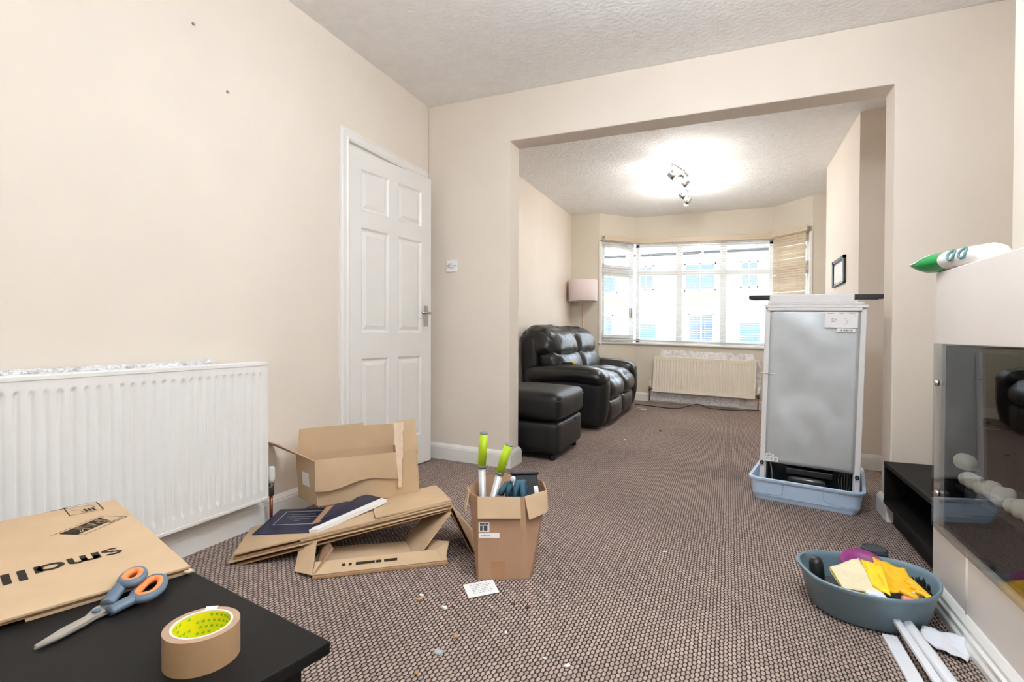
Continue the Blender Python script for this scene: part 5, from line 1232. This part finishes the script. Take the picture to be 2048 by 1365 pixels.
for k in range(26):
    x_ = 0.598+random.random()*0.03; y_ = 2.125+random.random()*0.08; bm_.tube([cw_(x_, y_, 0.105), cw_(x_+random.uniform(-.01, .01), y_+random.uniform(-.01, .01), 0.128)], 0.0025, 5)
o = obj('bristles', bm_, 'black_rubber', br, world=True); o['kind'] = 'stuff'
for k, (x_, lb) in enumerate(((0.568, 'white clothes peg in the basin, the left of two'), (0.584, 'white clothes peg in the basin beside the black brush'))):
    pgx = thing('clothes_peg', lb, 'peg', cw_(x_, 2.08, 0.05), group='pegs in the basin')
    for d_ in (-0.003, 0.003): obj('peg_half', MB().box(x_+d_-0.002, x_+d_+0.002, 2.075, 2.085, fz(x_)+0.045, fz(x_)+0.122), 'white_pvc', pgx, world=True, bevel=0.001)
pk_ = obj('sponge', MB().rbox(0.022, 0.016, 0.012, 0.010, (0, 0, 0), 6, (0, 0, 0), 0.003, 40), 'pink', None, smooth=True); pk_.location = cw_(0.548, 2.05, 0.104); tag(pk_, 'small pink sponge tucked beside the yellow gloves in the basin', 'sponge')
wn_ = obj('tissue', MB().rbox(0.028, 0.018, 0.012, 0.010, (0, 0, 0), 8, (0, 0, 0), 0.008, 40), 'white_cloth', None, smooth=True); wn_.location = cw_(0.455, 2.035, 0.105); tag(wn_, 'scrunched white tissue between the cream cloth and yellow gloves', 'tissue')
dtm = thing('dark_cloth', 'dark folded cloth lining the bottom of the basin', 'cloth', cw_(0.45, 2.14, 0.02))
cloth('cloth', cw_(0.31, 2.07, 0.05), cw_(0.60, 2.07, 0.05), cw_(0.60, 2.25, 0.06), cw_(0.32, 2.24, 0.06), 'dark_slate', dtm, 0.02, 9, 7.0, 0.004)

# ------------------------------------------------------------------ white trunking strips and cloth by the basin
def strip(label, pa, pb, wd, ht, prof, dz):
    r_ = thing('trunking_strip', label, 'plastic strip', gp(pa[0], pa[1]), group='white trunking strips')
    a_, b_ = gp(*pa, dz[0]), gp(*pb, dz[1]); t_ = (b_-a_).normalized(); n_ = Vector((-t_.y, t_.x, 0)).normalized(); u_ = t_.cross(n_)*-1
    u_ = Vector((0, 0, 1)); vs = []; 
    for p in (a_, b_):
        for (o_, h_) in prof: vs.append(p+n_*o_*wd+u_*h_*ht)
    k = len(prof); fs = [(i, (i+1) % k, k+(i+1) % k, k+i) for i in range(k)]+[list(range(k))[::-1], [k+i for i in range(k)]]
    obj('strip', MB().add(vs, fs), 'white_pvc', r_, world=True, bevel=0.0015)
    return r_
flat = [(-0.5, 0), (0.5, 0), (0.5, 1), (-0.5, 1)]
rnd = [(-0.5, 0), (0.5, 0), (0.5, 0.45)]+[(0.5*math.cos(k*PI/8), 0.45+0.55*math.sin(k*PI/8)) for k in range(1, 8)]+[(-0.5, 0.45)]
strip('flat white plastic strip lying leftmost on the carpet by the basin', (0.478, 1.985), (0.49, 1.30), 0.040, 0.010, flat, (0.001, 0.001))
strip('white plastic strip with its end raised against the basin', (0.492, 2.115), (0.55, 1.30), 0.020, 0.012, flat, (0.052, 0.0125))
strip('rounded white plastic conduit lying on the carpet by the basin', (0.530, 2.065), (0.60, 1.30), 0.034, 0.026, rnd, (0.030, 0.001))
wc = thing('white_rag', 'crumpled white foam sheet on the carpet beside the white strips', 'rag', gp(0.63, 2.0))
def rag(u, v):
    A_, B_, C_, D_ = gp(0.556, 1.985, 0.012), gp(0.652, 1.915, 0.006), gp(0.705, 2.035, 0.022), gp(0.585, 2.055, 0.022)
    p = bil(A_, B_, C_, D_, u, v); return p+Vector((0, 0, 0.016*math.sin(u*PI*1.3+v*1.5)*math.sin(v*PI)+0.010*noise.noise(Vector((u*4, v*4, 0)))+0.006))
obj('rag_sheet', MB().grid(rag, 18, 14), 'white_cloth', wc, world=True, smooth=True, solid=0.002)

# ------------------------------------------------------------------ cable on the far floor
cbp = smoothloop([(-1.12, 6.92, 0.010), (-0.95, 6.90, 0.008), (-0.62, 6.83, 0.008), (-0.50, 6.98, 0.02), (-0.36, 7.10, 0.05), (-0.24, 7.06, 0.02), (-0.1, 7.10, 0.008), (0.2, 7.16, 0.008), (0.36, 7.3, 0.01)], 8, False)
tag(obj('power_cable', MB().tube([Vector((p.x, p.y, p.z+fz(p.x))) for p in cbp], 0.0055, 8), 'black_rubber', smooth=True), 'dark cable trailing over the carpet below the bay radiator', 'cable')
cbp = smoothloop([(-1.06, 6.55, 0.006), (-0.98, 6.50, 0.006), (-0.92, 6.56, 0.006), (-0.97, 6.62, 0.006), (-1.06, 6.66, 0.006)], 8, False)
tag(obj('power_cable', MB().tube([Vector((p.x, p.y, p.z+fz(p.x))) for p in cbp], 0.004, 8), 'white_pvc', smooth=True), 'short white cable loop on the carpet at the foot of the sofa', 'cable')

# ------------------------------------------------------------------ the street outside
struct('ground', MB().box(-45, 45, 7.65, 60, -0.9, -0.75), 'bounce_paving', 'street outside the bay window', 'street')
struct('ground_garden', MB().box(-30, 30, -40, YB-0.12, -0.4, -0.25), 'bounce_paving', 'paved garden behind the viewer', 'garden')
HY = 28.0
def house(x0, wdt, label, wallm, shade):
    r_ = thing('terraced_house', label, 'house', (x0+wdt/2, HY, -0.75), group='houses across the street')
    obj('wall', MB().box(x0, x0+wdt, HY, HY+6, -0.75, 5.1), wallm, r_, world=True)
    rf_ = MB().add([(x0, HY-0.35, 5.0), (x0+wdt, HY-0.35, 5.0), (x0+wdt, HY+3, 7.2), (x0, HY+3, 7.2), (x0, HY+6.3, 5.0), (x0+wdt, HY+6.3, 5.0)], [(0, 1, 2, 3), (3, 2, 5, 4), (0, 3, 4), (1, 5, 2), (0, 4, 5, 1)])
    obj('roof', rf_, 'roof_slate', r_, world=True)
    obj('gutter', MB().box(x0, x0+wdt, HY-0.42, HY-0.3, 4.93, 5.05), 'black_plastic', r_, world=True)
    def win(xa, xb, za, zb, y, n=2):
        w_ = obj('window', MB().box(xa, xb, y-0.08, y-0.02, za, za+0.08).box(xa, xb, y-0.08, y-0.02, zb-0.08, zb).box(xa, xa+0.07, y-0.08, y-0.02, za, zb).box(xb-0.07, xb, y-0.08, y-0.02, za, zb).box((xa+xb)/2-0.03, (xa+xb)/2+0.03, y-0.08, y-0.02, za, zb), 'upvc', r_, world=True)
        for k in range(n):
            a_ = xa+0.07+k*((xb-xa-0.14)/n); obj('pane', MB().box(a_+0.02, a_+(xb-xa-0.14)/n-0.02, y-0.05, y-0.04, za+0.08, zb-0.08), 'house_glass', w_, world=True)
    win(x0+0.7, x0+2.2, 3.1, 4.5, HY); win(x0+3.3, x0+4.1, 3.2, 4.5, HY, 1)
    bx0, bx1 = x0+0.5, x0+2.6
    obj('bay', MB().prism([(bx0, HY), (bx0+0.35, HY-0.7), (bx1-0.35, HY-0.7), (bx1, HY)], -0.75, 2.35), wallm, r_, world=True)
    obj('bay_roof', MB().add([(bx0-0.15, HY, 2.35), (bx0+0.25, HY-0.9, 2.3), (bx1-0.25, HY-0.9, 2.3), (bx1+0.15, HY, 2.35), (bx0+0.2, HY, 2.95), (bx1-0.2, HY, 2.95)], [(0, 1, 4), (1, 2, 5, 4), (2, 3, 5), (0, 3, 2, 1)]), 'roof_tile', r_, world=True)
    win(bx0+0.45, bx1-0.45, 0.35, 1.95, HY-0.7, 3)
    obj('front_door', MB().box(x0+3.3, x0+4.2, HY-0.1, HY, -0.7, 1.5), 'house_door', r_, world=True)
labs = ['pale rendered terraced house across the street, leftmost through the window', 'pale terraced house with red bay roof seen through the left panes', 'pale terraced house seen through the middle panes of the bay', 'pale terraced house seen through the right panes of the bay', 'pale terraced house furthest right across the street']
for i in range(5): house(-12.6+i*4.9, 4.88, labs[i], 'house_render' if i % 2 else 'house_brick', 0)
